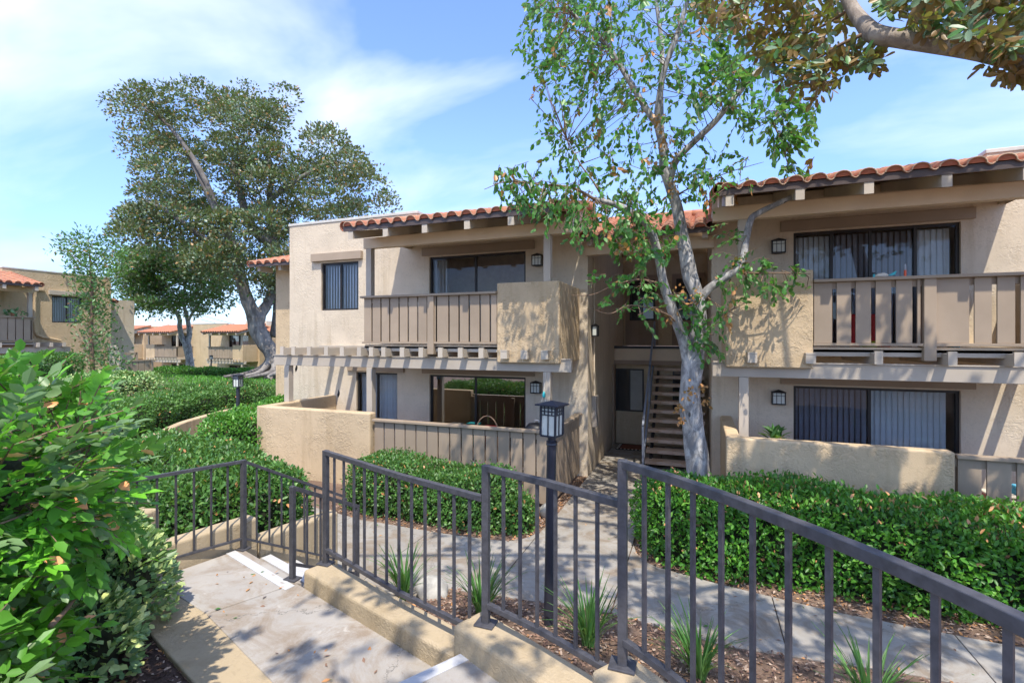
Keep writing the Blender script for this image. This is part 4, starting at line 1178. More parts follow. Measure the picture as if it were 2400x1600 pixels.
# ---------------------------------------------------------------- lamp posts
def lamp_post(loc, label, rotz=0.0, H=2.26, footing=False, tilt=0.0):
    t = thing("lamp_post", label, "lamp post", loc, rotz, "path lamp posts")
    hb = H - .36
    m_ = MB(); m_.tube([(0, 0, -.1), (0, 0, hb - .09)], [.050, .046], 20); m_.tube([(0, 0, hb - .10), (0, 0, hb - .085), (0, 0, hb - .07), (0, 0, hb - .055), (0, 0, hb - .045), (0, 0, hb - .004)], [.046, .054, .05, .054, .040, .040], 20)
    m_.obj("pole", M['navy'], t, smooth=False)
    s = .079; z0, z1 = hb, hb + .285
    m_ = MB(); m_.box(-s + .007, s - .007, -s + .007, s - .007, z0 + .012, z1 - .002); m_.obj("lamp_glass", M['lamp_pane'], t)
    m_ = MB()
    m_.box(-s - .002, s + .002, -s - .002, s + .002, z0 - .004, z0 + .011)
    for x in (-s, s):
        for y in (-s, s): m_.box(x - .009, x + .009, y - .009, y + .009, z0 + .011, z1)
    zs = (z1 - .012, z1 - .045, z1 - .078)
    for z in zs:
        m_.box(-s + .009, s - .009, -s - .004, -s + .006, z - .005, z + .005); m_.box(-s + .009, s - .009, s - .006, s + .004, z - .005, z + .005)
        m_.box(-s - .004, -s + .006, -s + .009, s - .009, z - .005, z + .005); m_.box(s - .006, s + .004, -s + .009, s - .009, z - .005, z + .005)
    for k in (-.5, 0, .5):
        lo = z0 + .011 if k == 0 else zs[2]
        m_.box(s * k - .005, s * k + .005, -s - .003, -s + .005, lo, z1); m_.box(s * k - .005, s * k + .005, s - .005, s + .003, lo, z1)
        m_.box(-s - .003, -s + .005, s * k - .005, s * k + .005, lo, z1); m_.box(s - .005, s + .003, s * k - .005, s * k + .005, lo, z1)
    m_.obj("lantern_frame", M['navy'], t)
    m_ = MB(); c = .123
    m_.add([(-c, -c, z1 + .008), (c, -c, z1 + .008), (c, c, z1 + .008), (-c, c, z1 + .008), (-c, -c, z1 + .022), (c, -c, z1 + .022), (c, c, z1 + .022), (-c, c, z1 + .022), (0, 0, z1 + .055)],
           [(0, 3, 2, 1), (0, 1, 5, 4), (1, 2, 6, 5), (2, 3, 7, 6), (3, 0, 4, 7), (4, 5, 8), (5, 6, 8), (6, 7, 8), (7, 4, 8)])
    m_.box(-s - .006, s + .006, -s - .006, s + .006, z1 + .0005, z1 + .0075)
    m_.obj("lantern_cap", M['navy'], t)
    if footing:
        m_ = MB(); m_.tube([(0, 0, -.3), (0, 0, .32)], .28, 14); m_.obj("footing", M['slab'], t)
    t.rotation_euler = (0, tilt, rotz)
    return t
lamp_post((-1.365, 4.57, -.01), "tall dark lamp post with a square frosted lantern rising behind the middle railing", R(-12.3), 2.30, False, R(1.0))
p = at(558, 980, 12.7)
lamp_post((p.x, p.y, -.19), "dark lamp post standing above the curved garden wall", R(10), 2.16)
p = at(495, 897, 40)
lamp_post((p.x, p.y, ground_h(p.x, p.y)), "distant dark lamp post on a round concrete footing by the lawn", R(10), 2.35, True)

# ---------------------------------------------------------------- buildings further away
bldB = thing("apartment_building", "tan apartment building at the left edge behind the slender young tree", "apartment building", (-17.4, 7.58, 0.0), R(90))
sB = [(1.40 + .245 * k, 1.40 + .245 * k + .21) for k in range(12)]
unit_block(bldB, 0, 1, 1, slats=sB, low=True, far_st=True, outlooks=(.2, 1.2, 2.2, 3.2, 4.2), wl=8.2)
m_ = MB(); m_.box(4.75, 5.0, W - .14, W - .003, 5.02, 5.16); m_.box(4.95, 5.5, W - .12, W - .003, 4.98, 5.06); m_.box(5.1, 5.2, W - .10, W - .003, 4.6, 4.98)
m_.tube([(5.15, W - .07, 4.7), (5.15, W - .07, 3.2), (5.22, W - .07, 3.02), (5.4, W - .07, 2.92), (6.1, W - .07, 2.75)], .05, 8)
m_.obj("downpipe", M['stucco_y'], bldB)
m_ = MB(); m_.box(8.2, 10.2, W + 1.5, W + 8, -.5, 4.9); m_.obj("rear_wing_wall", M['stucco'], bldB)
tiled_roof(bldB, 8.25, 8.95, W + .9, 4.75, W + 3.5, 5.3, 2, rake=(False, True))
pergola(0, 1, None, "grey pergola on the tan building at the left edge above the dark hedge", [1.2, 1.9, 2.6, 3.3, 4.0, 4.5, 4.95, 5.4], [.5, .9], 5.75, [(.44, 0), (4.35, 0), (5.6, 0)], 1, None, (-17.4, 7.58, 0), R(90))
# buttress and gate beyond it
t = thing("gate", "taupe board gate beside the leaning stucco pier below the left trees", "gate", (-27.5, 16.45, .3), R(90))
m_ = MB(); bd = MB(); bd.box(.012, .29, -.02, .02, .35, 1.36); bme = bd.mesh("gate_board", M['taupe'])
for k in range(4): put(bme, "gate_board", t, (.30 * k, 0, 0))
m_.box(0, 1.22, -.05, .05, 1.36, 1.42); m_.box(-.02, .5, -.05, .05, 1.7, 1.83); m_.box(.46, .56, -.05, .05, 1.42, 1.83); m_.box(1.2, 1.32, -.08, .08, -.4, 1.42)
m_.obj("gate_frame", M['taupe'], t)
m_ = MB(); m_.add([(-27.55, 15.4, -.3), (-27.0, 15.4, -.3), (-27.0, 16.5, -.3), (-27.55, 16.5, -.3), (-27.55, 15.55, 2.5), (-27.3, 15.55, 2.5), (-27.3, 15.95, 2.5), (-27.55, 15.95, 2.5)],
    [(0, 3, 2, 1), (4, 5, 6, 7), (0, 1, 5, 4), (1, 2, 6, 5), (2, 3, 7, 6), (3, 0, 4, 7)])
tag(m_.obj("stucco_pier", M['stucco'], None, bevel=.03), "leaning stucco pier at the corner of the left tan building", "pier")
labs = ["tan apartment wing with a red tiled roof at the far left of the background row",
        "tan apartment wing behind the forked tree trunk with a railed balcony",
        "tan apartment wing with the widest visible red roof right of the forked tree",
        "tan apartment wing half hidden behind the big ficus trunk"]
plabs = {-52.3: "tiny grey pergola at the far left of the background wings", -49.7: "small grey pergola under the railed balcony behind the forked tree trunk",
         -36.8: "small white lit pergola under the balcony with the widest red roof in the background", -34.3: "small pergola beside the big ficus trunk in the background"}
sM = [(1.40 + .2 * k, 1.40 + .2 * k + .165) for k in range(15)]
for (x0, sg, yy, lab, wl) in ((-52.3, -1, 33.0, labs[0], 7.5), (-49.7, 1, 33.0, labs[1], 6.4), (-36.8, -1, 33.0, labs[2], 6.5), (-34.3, 1, 33.0, labs[3], 8.0)):
    r_ = thing("apartment_building", lab, "apartment building", (x0, yy - W, -1.65), 0, "apartment wings in the background")
    unit_block(r_, 0, sg, 0, wl=wl, slats=sM, small_win=False, far_st=True)
    pergola(0, sg, None, plabs[x0], [1.6, 2.0, 2.4, 2.8, 3.2, 3.6, 4.0, 4.4], [.5, .9, 1.25], 4.7, [(.44, 0), (4.35, 0)], 0, "pergolas on the background wings", (x0, yy - W, -1.65))
p = at(600, 758, 75)
m_ = MB(); m_.box(p.x - 2.2, p.x + 2.2, p.y, p.y + 5, -2, p.z + .4)
tag(m_.obj("rooftop_block", M['stucco'], None), "pale flat building top rising behind the background roofs", "building")
for k, (u0, v0, u1, v1) in enumerate(((470, 738, 700, 775), (470, 748, 700, 781))):
    m_ = MB(); a, c = at(u0, v0, 60), at(u1, v1, 60)
    pts = [a.lerp(c, i / 10) + Vector((0, 0, -.5 * math.sin(math.pi * i / 10))) for i in range(11)]
    m_.tube(pts, .025, 5)
    tag(m_.obj("overhead_wire", M['wire'], None), ["upper overhead wire crossing behind the big ficus tree", "lower overhead wire crossing behind the big ficus tree"][k], "wire")

# ---------------------------------------------------------------- small things
def small(name, label, cat, group=None):
    return thing(name, label, cat, (0, 0, 0), 0, group)
m_ = MB(); m_.box(-2.02, -1.15, 12.75, 13.45, .016, .03); dm = m_.obj("doormat", M['mat_dark'], None)
tag(dm, "rust red doormat with a dark checked border at the recess door", "doormat")
m_ = MB(); m_.box(-1.92, -1.25, 12.84, 13.36, .0305, .036); m_.obj("mat_field", M['mat_red'], dm)
m_ = MB()
for k in range(9):
    m_.box(-2.0 + .095 * k, -1.96 + .095 * k, 12.76, 12.83, .0305, .034)
for k in range(6):
    m_.box(-2.01, -1.94, 12.84 + .095 * k, 12.88 + .095 * k, .0305, .034); m_.box(-1.23, -1.16, 12.84 + .095 * k, 12.88 + .095 * k, .0305, .034)
m_.obj("mat_checks", M['cream'], dm)
# rock at the walkway edge
m_ = MB(); vs = []
bm_ = bmesh.new(); bmesh.ops.create_icosphere(bm_, subdivisions=3, radius=.16)
for v in bm_.verts:
    v.co = v.co * (1 + .25 * mnoise.noise(v.co * 7)); v.co.x *= 1.15; v.co.z *= .95
me = bpy.data.meshes.new("rock"); bm_.to_mesh(me); bm_.free(); me.materials.append(M['rock'])
me.polygons.foreach_set("use_smooth", [True] * len(me.polygons))
o = put(me, "rock", None, (-2.74, 4.72, .10)); tag(o, "pale rounded rock beside the strap leaf clump at the walkway edge", "rock")
o = put(me, "rock", None, (-2.28, 7.6, .08), 1.1); o.scale = (.8, .7, .9); tag(o, "small pale rock at the fence corner by the recess walkway", "rock")
# balcony rail bits
p = at_y(1840 + .2381 * 875, 640, 8.53)
t = thing("bottle", "teal bottle with a dark cap on the right balcony rail", "bottle", (p.x, 8.53, 3.746))
m_ = MB(); m_.tube([(0, 0, 0), (0, 0, .05)], .014, 10); m_.obj("bottle_body", M['teal'], t)
m_ = MB(); m_.tube([(0, 0, .051), (0, 0, .075)], [.024, .02], 10); m_.obj("cap", M['black'], t)
p = at_y(1840 + .2381 * 975, 640, 8.53)
t = thing("toy_fish", "teal and white fish shaped ornament lying on the right balcony rail", "ornament", (p.x, 8.53, 3.746))
m_ = MB(); m_.tube([(-.11, 0, .022), (-.07, 0, .03), (0, 0, .035), (.05, 0, .025)], [.012, .028, .033, .012], 8); m_.obj("fish_body", M['cream'], t, smooth=True)
m_ = MB(); m_.add([(.04, -.006, .02), (.15, -.006, .09), (.13, -.006, .03), (.04, .006, .02), (.15, .006, .09), (.13, .006, .03)], [(0, 2, 1), (3, 4, 5), (0, 1, 4, 3), (1, 2, 5, 4), (2, 0, 3, 5)]); m_.obj("fish_tail", M['teal'], t)
p = at_y(1840 + .2381 * 1182, 640, 8.53)
t = thing("bottle", "tall thin orange bottle with a grey top on the right balcony rail", "bottle", (p.x, 8.53, 3.746))
m_ = MB(); m_.tube([(0, 0, 0), (0, 0, .09)], .015, 10); m_.obj("bottle_body", M['orange'], t)
m_ = MB(); m_.tube([(0, 0, .0905), (0, 0, .165), (0, 0, .178)], [.014, .014, .006], 10); m_.obj("bottle_neck", M['grey'], t)
# things kept on the right balcony floor, seen under the rail
for k, (x, w, h, mt, lab) in enumerate(((575, .16, .06, 'grey', "grey shoe box on the balcony floor behind the rail"), (815, .2, .075, 'lime', "lime green bag on the balcony floor behind the rail"), (960, .14, .07, 'red', "red tub on the balcony floor behind the rail"),
        (1180, .16, .08, 'grey', "grey crate on the balcony floor behind the rail"), (1390, .18, .06, 'black', "black bag on the balcony floor behind the rail"), (1655, .10, .09, 'sky_blue', "blue jar on the balcony floor right of the rail post"))):
    p = at_y(1840 + .2381 * x, 820, 8.9)
    m_ = MB(); m_.box(-w / 2, w / 2, -.08, .08, 0, h); m_.box(-w / 2 + .015, w / 2 - .015, -.065, .065, h, h + .012)
    o = m_.obj("stored_box", M[mt], None, bevel=.012, seg=3); o.location = (p.x, 8.9, 2.737); o.rotation_euler = (0, 0, random.uniform(-.4, .4))
    tag(o, lab, "box", "things stored on the right balcony")
m_ = MB(); m_.box(-.25, .25, -.2, .2, 0, .5); o = m_.obj("storage_bin", M['red'], None, bevel=.03); o.location = (1.15 + .22 + 1.05, 9.1, 2.737); tag(o, "red storage bin glimpsed between the right balcony slats", "bin")
# pinwheel on the left patio
p = at_y(872, 908, 8.75)
t = thing("pinwheel", "turquoise pinwheel ornament hanging on a cord by the left pergola post", "ornament", p)
m_ = MB()
for k in range(10):
    a = k * math.pi / 5
    c_, s_ = math.cos(a), math.sin(a); r1 = .075
    m_.add([(0, 0, 0), (c_ * r1 * .6 - s_ * .018, -.012, s_ * r1 * .6 + c_ * .018), (c_ * r1, 0, s_ * r1), (c_ * r1 * .6 + s_ * .018, .012, s_ * r1 * .6 - c_ * .018)], [(0, 1, 2, 3)])
m_.obj("petal", M['sky_blue'], t)
m_ = MB(); m_.tube([(0, .01, .0), (-.02, .01, .3), (-.03, -.05, 1.0)], .004, 5)
for k in range(6): m_.tube([(-.012 - .002 * k, .005, .12 + .07 * k), (-.012 - .002 * k, .005, .155 + .07 * k)], .014, 6)
m_.obj("cord", M['cream'], t)
m_ = MB(); m_.tube([(0, 0, -.02), (0.01, 0, -.12), (.02, 0, -.3)], [.02, .025, .003], 6); m_.obj("tassel", M['twig'], t)
for (u, v, lab) in ((694, 862, "dark bird ornament hanging at the left end of the pergola"), (793, 922, "dark leaf shaped ornament hanging before the striped wall")):
    p = at_y(u, v, 9.0)
    t = thing("hanging_ornament", lab, "ornament", p)
    m_ = MB(); m_.tube([(0, 0, .09), (.015, 0, .03), (.0, 0, -.03), (-.01, 0, -.1)], [.004, .022, .028, .003], 6); m_.obj("ornament_body", M['black'], t, smooth=True)
    m_ = MB(); m_.tube([(0, 0, .09), (0, 0, 2.5 - p.z)], .0025, 4); m_.obj("cord", M['cream'], t)
p = at_y(1275, 926, 8.55)
t = thing("hanging_planter", "small green bottle ornament in a white cord hanger beside the right pergola post", "ornament", p)
m_ = MB(); m_.tube([(0, 0, -.05), (0, 0, -.02), (0, 0, .04), (0, 0, .07)], [.01, .035, .025, .008], 8); m_.obj("planter_body", M['teal'], t, smooth=True)
m_ = MB(); m_.tube([(0, 0, .06), (.02, .06, 2.27 - p.z)], .005, 5); m_.tube([(0, 0, .06), (-.05, 0, -.12)], .006, 5); m_.tube([(0, 0, .06), (.03, 0, -.12)], .006, 5); m_.obj("cord", M['cream'], t)
# kettle grill and hoop behind the left fence
p = at_y(1258, 1000, 8.6)
t = thing("kettle_grill", "round black kettle grill lid showing above the left patio fence", "grill", (p.x, 8.6, 0))
m_ = MB(); m_.tube([(0, 0, .95), (0, 0, 1.06), (0, 0, 1.12), (0, 0, 1.24), (0, 0, 1.30), (0, 0, 1.325)], [.10, .19, .215, .21, .15, .03], 18); m_.obj("bowl", M['black'], t, smooth=True)
m_ = MB(); m_.tube([(-.04, 0, 1.32), (-.04, 0, 1.36), (.04, 0, 1.36), (.04, 0, 1.32)], .008, 6); m_.obj("handle", M['grey'], t)
for a in (0, 2.1, 4.2):
    m_ = MB(); m_.tube([(.12 * math.cos(a), .12 * math.sin(a), 1.0), (.26 * math.cos(a), .26 * math.sin(a), .02)], .012, 6); m_.obj("leg", M['grey'], t)
p = at_y(1142, 985, 8.8)
t = thing("patio_chair", "metal patio chair with an arched back behind the left fence", "chair", (p.x, 8.8, 0))
m_ = MB(); m_.tube([(.25 * math.cos(a_ * math.pi / 10) * -1, 0, .95 + .40 * math.sin(a_ * math.pi / 10)) for a_ in range(11)], .012, 6); m_.obj("back_frame", M['twig'], t)
m_ = MB(); m_.box(-.25, .25, -.45, 0, .43, .47); m_.obj("seat", M['twig'], t)
for x in (-.23, .23):
    for y in (-.42, 0):
        m_ = MB(); m_.tube([(x, y, 0), (x, y, .95 if y == 0 else .43)], .012, 6); m_.obj("leg", M['twig'], t)
# bits seen through the left fence gaps
for k, (u, mt, lab) in enumerate(((880, 'cream', "cream carton behind the left fence near the stucco wall"), (983, 'red', "red cushion behind the left fence"), (1105, 'sky_blue', "blue cooler behind the left fence"), (933, 'teal', "teal watering can box behind the left fence"), (1180, 'cream', "white laundry basket behind the left fence near the lamp post"))):
    p = at_y(u, 1060, 8.4)
    m_ = MB(); h = (.55, .55, .5, .6, .45)[k]; m_.box(-.16, .16, -.14, .14, 0, h - .05); m_.box(-.17, .17, -.15, .15, h - .049, h)
    o = m_.obj("stored_box", M[mt], None, bevel=.02); o.location = (p.x, 8.4, 0.0); tag(o, lab, "box", "things stored on the left patio")
for k, (x, mt, h, lab) in enumerate(((3.45, 'red', .6, "red box behind the right slatted fence"), (3.75, 'cream', .8, "white tub behind the right slatted fence"), (4.1, 'sky_blue', .9, "blue tub behind the right slatted fence"))):
    m_ = MB(); m_.box(-.15, .15, -.14, .14, 0, h - .05); m_.box(-.16, .16, -.15, .15, h - .049, h)
    o = m_.obj("stored_box", M[mt], None, bevel=.02); o.location = (x, 8.5, 0.0); tag(o, lab, "box", "things stored on the right patio")
# ---------------------------------------------------------------- planting
def wall_y(x): return np.interp(x, [-3.0, -1.33, -.40, -.1, .17, .42, .62, .80], [3.36, 2.84, 2.44, 2.24, 1.98, 1.66, 1.35, .7])
def bed_z(x, y):
    n_, w_ = near_y(x), wall_y(x) if x < .8 else 2.0
    return .015 + .36 * min(1, max(0, (n_ - .05 - y) / max(.3, n_ - w_)))
xs = np.arange(-2.84, 6.01, .12); V = []; F = []
for i, x in enumerate(xs):
    y0, y1 = (wall_y(x) - .03) if x < .8 else .9, near_y(x) - .004
    for k in range(13):
        y = y0 + (y1 - y0) * k / 12
        V.append((x, y, bed_z(x, y) + .018 * mnoise.noise(Vector((x * 4, y * 4, 0))) - (.012 if k == 12 else 0)))
for i in range(len(xs) - 1):
    for k in range(12): F.append((i * 13 + k, (i + 1) * 13 + k, (i + 1) * 13 + k + 1, i * 13 + k + 1))
me = bpy.data.meshes.new("planting_bed"); me.from_pydata(V, [], F); me.materials.append(M['soil']); me.update()
o = put(me, "planting_bed", None, (0, 0, 0)); o["kind"] = "structure"

def chips(name, n, sampler, mats, weights, s0, s1, label):
    P = np.array([sampler() for _ in range(n)])
    D = rng.normal(size=(n, 3)); D[:, 2] *= .25
    N = np.tile([0, 0, 1.0], (n, 1)) + rng.normal(size=(n, 3)) * .35
    root = bpy.data.objects.new(name + "_root", None)
    sz = rng.uniform(s0, s1, n); mi = pick(n, weights)
    x, y, z = basis(D, N)
    T, F_ = LEAF4; T = T * np.array([.75, 1, .6])
    Vv = P[:, None, :] + sz[:, None, None] * (T[None, :, 0:1] * x[:, None, :] + T[None, :, 1:2] * y[:, None, :] + T[None, :, 2:3] * z[:, None, :])
    ff = (np.arange(n)[:, None] * 4 + np.concatenate([np.array(f) for f in F_])[None, :]).ravel()
    me = np_mesh(name, Vv.reshape(-1, 3), ff, np.tile([3, 3], n), mats, np.repeat(mi, 2))
    o = bpy.data.objects.new(name, me); C.objects.link(o); o["kind"] = "stuff"; o["label"] = label
    bpy.data.objects.remove(root)
CH = [M['chipA'], M['chipB'], M['chipC'], L['hedge'][3]]
def s_near():
    x = random.uniform(-2.8, 4); y0 = (wall_y(x) if x < .8 else 1.5); y = random.uniform(y0, near_y(x) - .01)
    return (x, y, bed_z(x, y) + .012)
chips("bark_mulch", 14000, s_near, CH, [5, 3, 4, .4], .025, .065, "brown bark mulch between the landing wall and the walkway")
def s_far():
    if random.random() < .45:
        x = random.uniform(-5.9, -2.2); y = random.uniform(far_y(x) + .02, 7.9)
    else:
        x = random.uniform(-.83, 4.2); y = random.uniform(far_y(x) + .02, 7.3)
    return (x, y, .004)
chips("leaf_litter", 9000, s_far, CH, [4, 3, 3, 2.2], .025, .07, "brown mulch and fallen leaves under the hedges along the walkway")
def s_left():
    while True:
        x, y = random.uniform(-4.6, -1.5), random.uniform(.4, 2.5)
        if y < np.interp(x, [-4.6, -3.95, -2.38, -2.05, -1.5], [2.5, 2.47, 1.98, 1.76, 1.0]): return (x, y, .806)
chips("bark_mulch", 9000, s_left, CH, [4, 1.6, 6, .3], .02, .05, "dark bark mulch beside the kerb strip at the lower left")
def s_recess():
    return (random.uniform(-2.33, -2.17), random.uniform(7.2, 10), .004)
chips("leaf_litter", 500, s_recess, CH, [4, 3, 3, 2], .025, .06, "brown litter along the fence beside the recess walkway")

def s_walk():
    if random.random() < .6:
        x = random.uniform(-5, 4); return (x, random.choice((far_y(x) - random.expovariate(7), near_y(x) + random.expovariate(9))) if not -2.2 < x < -.86 else random.uniform(5.2, 9), .016)
    a = random.random(); return (-4.0 + 2.4 * a + random.uniform(-.1, .5) * .3, 2.72 - .62 * a + random.uniform(.05, .7), .846)
chips("fallen_leaves", 130, s_walk, [L['hedge'][3], L['hedge'][0], M['chipA']], [5, 1, 3], .025, .06, "a few dry fallen leaves on the walkway and the landing")

def lumps(P, amp, sc=1.6, seed=0.0):
    return amp * (np.sin(P[:, 0] * sc * 2.1 + seed) * np.cos(P[:, 1] * sc * 1.7 + 1.3 * seed) + .6 * np.sin(P[:, 2] * sc * 3.1 + P[:, 0] * sc * 1.3 + seed) + .5 * np.sin(P[:, 1] * sc * 4.3 + P[:, 2] * 2 + seed * 2))
def hedge(label, path, width, z0, z1, size, density, mats, weights, near=0, seed=0.0, amp=.05, group="clipped hedges", name="hedge", cat="hedge", spread=.10, wide=1.0, tmpl=LEAF6, top_dead=0.0, r=.3):
    path = [Vector((p[0], p[1], 0)) for p in path]
    base = path[len(path) // 2]
    root = thing(name, label, cat, (base.x, base.y, z0), 0, group)
    sp = smooth_path(path, 6) if len(path) > 2 else [path[0].lerp(path[1], i / 8) for i in range(9)]
    seg = np.array([(sp[i + 1] - sp[i]).length for i in range(len(sp) - 1)]); cum = np.concatenate([[0], np.cumsum(seg)]); Ln = cum[-1]
    SP = np.array([(p.x, p.y) for p in sp])
    w, h = width / 2, z1 - z0
    r = min(r, w * .9, h * .9)
    side, arc, top = h - r, r * math.pi / 2, w - r
    prof_len = side + arc + top
    n_main = int(2 * prof_len * Ln * density); n_cap = int(math.pi * w * .75 * prof_len * density) * 2
    n = n_main + n_cap
    q = rng.random(n) * prof_len
    if top > 0:
        pass
    rho = np.where(q < side, w, np.where(q < side + arc, w - r + r * np.cos((q - side) / r), np.maximum(top - (q - side - arc), 0)))
    zz = np.where(q < side, q, np.where(q < side + arc, side + r * np.sin((q - side) / r), h))
    nr = np.where(q < side, 1, np.where(q < side + arc, np.cos((q - side) / r), 0.0))
    nz = np.where(q < side, 0, np.where(q < side + arc, np.sin((q - side) / r), 1.0))
    s = rng.random(n) * Ln
    cap = np.arange(n) >= n_main
    end = cap & (rng.random(n) < .5); start = cap & ~end
    s = np.where(end, Ln, np.where(start, 0, s))
    cx, cy = np.interp(s, cum, SP[:, 0]), np.interp(s, cum, SP[:, 1])
    e = 1e-2
    dx = np.interp(np.minimum(s + e, Ln), cum, SP[:, 0]) - np.interp(np.maximum(s - e, 0), cum, SP[:, 0])
    dy = np.interp(np.minimum(s + e, Ln), cum, SP[:, 1]) - np.interp(np.maximum(s - e, 0), cum, SP[:, 1])
    dl = np.hypot(dx, dy); dx, dy = dx / dl, dy / dl
    sgn = np.where(rng.random(n) < .5, -1.0, 1.0)
    a = (rng.random(n) - .5) * math.pi
    ox = np.where(cap, np.where(end, 1, -1) * dx * np.cos(a) - dy * np.sin(a), -dy * sgn)
    oy = np.where(cap, np.where(end, 1, -1) * dy * np.cos(a) + dx * np.sin(a), dx * sgn)
    P = np.stack([cx + ox * rho, cy + oy * rho, z0 + zz], 1)
    Nn = unit(np.stack([ox * nr, oy * nr, nz + 1e-6], 1))
    lum = lumps(P, amp, 1.6, seed)
    inset = -np.abs(rng.normal(size=n)) * spread * .8 + spread * .35
    inset = np.where(rng.random(n) < .035, rng.uniform(.02, .04 + spread * .45, n), inset)         # stray shoots
    P = P + Nn * (lum + inset)[:, None]
    P[:, 2] = np.maximum(P[:, 2], z0 + .02)
    R_ = rnd_dirs(n)
    D = Nn * .55 + R_ * .75 + np.array([0, 0, .28])
    N = Nn * .75 + rnd_dirs(n) * .6 + np.array([0, 0, .45])
    mi = pick(n, weights)
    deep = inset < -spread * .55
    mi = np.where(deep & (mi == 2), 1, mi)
    if top_dead:
        mi = np.where((Nn[:, 2] > .6) & (rng.random(n) < top_dead), 3, mi)
    sz = size * rng.uniform(.65, 1.25, n)
    camv = np.array([0, 0, EYE]) - P
    facing = ((camv * Nn).sum(1) > .15 * np.linalg.norm(camv, axis=1)) & (inset > -.02)
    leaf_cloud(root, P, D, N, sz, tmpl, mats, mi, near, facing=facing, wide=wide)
    # twiggy inside
    b = MB(); k_ = 9; rings = []
    for i in range(len(sp)):
        d = (sp[min(i + 1, len(sp) - 1)] - sp[max(i - 1, 0)]).normalized(); nn = Vector((-d.y, d.x, 0))
        ring = []
        for k in range(k_):
            t = math.pi * k / (k_ - 1)
            ox_ = math.cos(t); oz = math.sin(t)
            ex = (abs(ox_) ** .5) * (1 if ox_ > 0 else -1) * (w - .13); ez = (oz ** .5) * (h - .12)
            pt = sp[i] + nn * ex; lz = float(lumps(np.array([[pt.x, pt.y, z0 + ez]]), amp, 1.6, seed)[0])
            ring.append((pt.x - base.x, pt.y - base.y, max(0.0, ez + (lz if ez > .2 else 0)) - (0.05 if ez < .05 else 0)))
        rings.append(ring)
    def capring(ring, d):
        return [(x + d.x * (w - .13) * .0, y + d.y * 0, z) for x, y, z in ring]
    vs = [p for r_ in rings for p in r_]
    fs = []
    for i in range(len(rings) - 1):
        for k in range(k_ - 1): fs.append((i * k_ + k, i * k_ + k + 1, (i + 1) * k_ + k + 1, (i + 1) * k_ + k))
    # rounded ends
    for i, sg in ((0, -1), (len(sp) - 1, 1)):
        d = (sp[min(i + 1, len(sp) - 1)] - sp[max(i - 1, 0)]).normalized() * sg
        prev = i * k_; off = len(vs)
        for st in range(1, 4):
            a = math.pi / 2 * st / 3
            for k in range(k_):
                x, y, z = rings[i][k]
                c_ = Vector((sp[i].x - base.x, sp[i].y - base.y, 0)); v = Vector((x, y, 0)) - c_
                pt = c_ + v * math.cos(a) + d * (w - .13) * math.sin(a)
                vs.append((pt.x, pt.y, z * (1 - .12 * math.sin(a))))
            for k in range(k_ - 1): fs.append((prev + k, prev + k + 1, off + k + 1, off + k))
            prev = off; off = len(vs)
    b.add(vs, fs)
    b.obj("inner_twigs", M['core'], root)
    return root
WT = [5, 4, 2.2, .18]
hedge("broad glossy hedge with dead orange leaves on top right of the recess walkway", [(-.12, 7.08), (1.5, 7.0), (3.2, 6.95), (4.8, 6.95)], 1.28, 0, .92, .068, 2100, L['bright'], [5, 4.5, 1.8, .10], 280, 1.0, .06, spread=.20, top_dead=.06, r=.22, wide=.85)
hedge("rounded green hedge below the left patio fence", [(-5.25, 7.15), (-4.2, 7.12), (-3.15, 7.12)], 1.05, 0, .74, .056, 2400, L['hedge'], WT, 200, 2.2, .07, r=.3, spread=.16)
hedge("low loose shrub at the right end of the hedge below the left fence", [(-2.72, 6.95), (-2.55, 6.98)], .62, 0, .50, .062, 1800, L['hedge'], [4, 3, 3, .2], 60, 2.9, .07, r=.25)
hedge("tall green hedge behind the corner railing", [(-7.6, 4.75), (-6.3, 4.45), (-5.25, 4.30)], 1.75, .2, 1.28, .062, 2000, L['hedge'], WT, 240, 3.3, .08, r=.35, spread=.17)
hedge("bright green hedge beside the left end of the sunlit patio wall", [(-9.45, 7.9), (-10.15, 9.0), (-10.95, 10.3), (-11.5, 11.8)], 1.35, -.05, 1.12, .07, 1300, L['bright'], [5, 3, 3, .05], 60, 4.1, .07)
hedge("wide sunlit hedge on the bank above the curved garden wall", [(-13.6, 6.9), (-14.75, 8.9), (-15.6, 11.0), (-16.2, 13.6)], 2.3, .1, 1.12, .075, 900, L['hedge'], [5, 2.5, 4, .12], 60, 5.5, .10)
hedge("pale speckled hedge below the slender young tree", [(-18.2, 7.4), (-19.6, 9.8), (-20.9, 12.4)], 2.2, .3, 1.42, .09, 600, [L['hedge'][0], L['varieg'][0], L['varieg'][1], L['hedge'][3]], [3, 4, 2.2, .1], 0, 6.6, .10)
hedge("dark hedge in front of the building at the left edge", [(-20.5, 6.2), (-22.0, 8.2), (-23.4, 11.2)], 2.0, .4, 2.15, .09, 600, L['hedge'], [3, 6, .7, .05], 0, 7.7, .10)
a_, c_ = at(372, 880, 33), at(560, 885, 31)
hedge("distant long hedge across the front of the background wings", [(a_.x, a_.y), ((a_.x + c_.x) / 2, (a_.y + c_.y) / 2), (c_.x, c_.y)], 1.9, -.9, .85, .10, 420, L['bright'], [4, 5, 1.5, 0], 0, 8.8, .08)
a_, c_ = at(575, 885, 36), at(655, 882, 33)
hedge("low distant ground cover beside the big ficus trunk", [(a_.x, a_.y), (c_.x, c_.y)], 1.6, -.8, .35, .10, 420, L['bright'], [4, 3, 3, 0], 0, 9.2, .08)

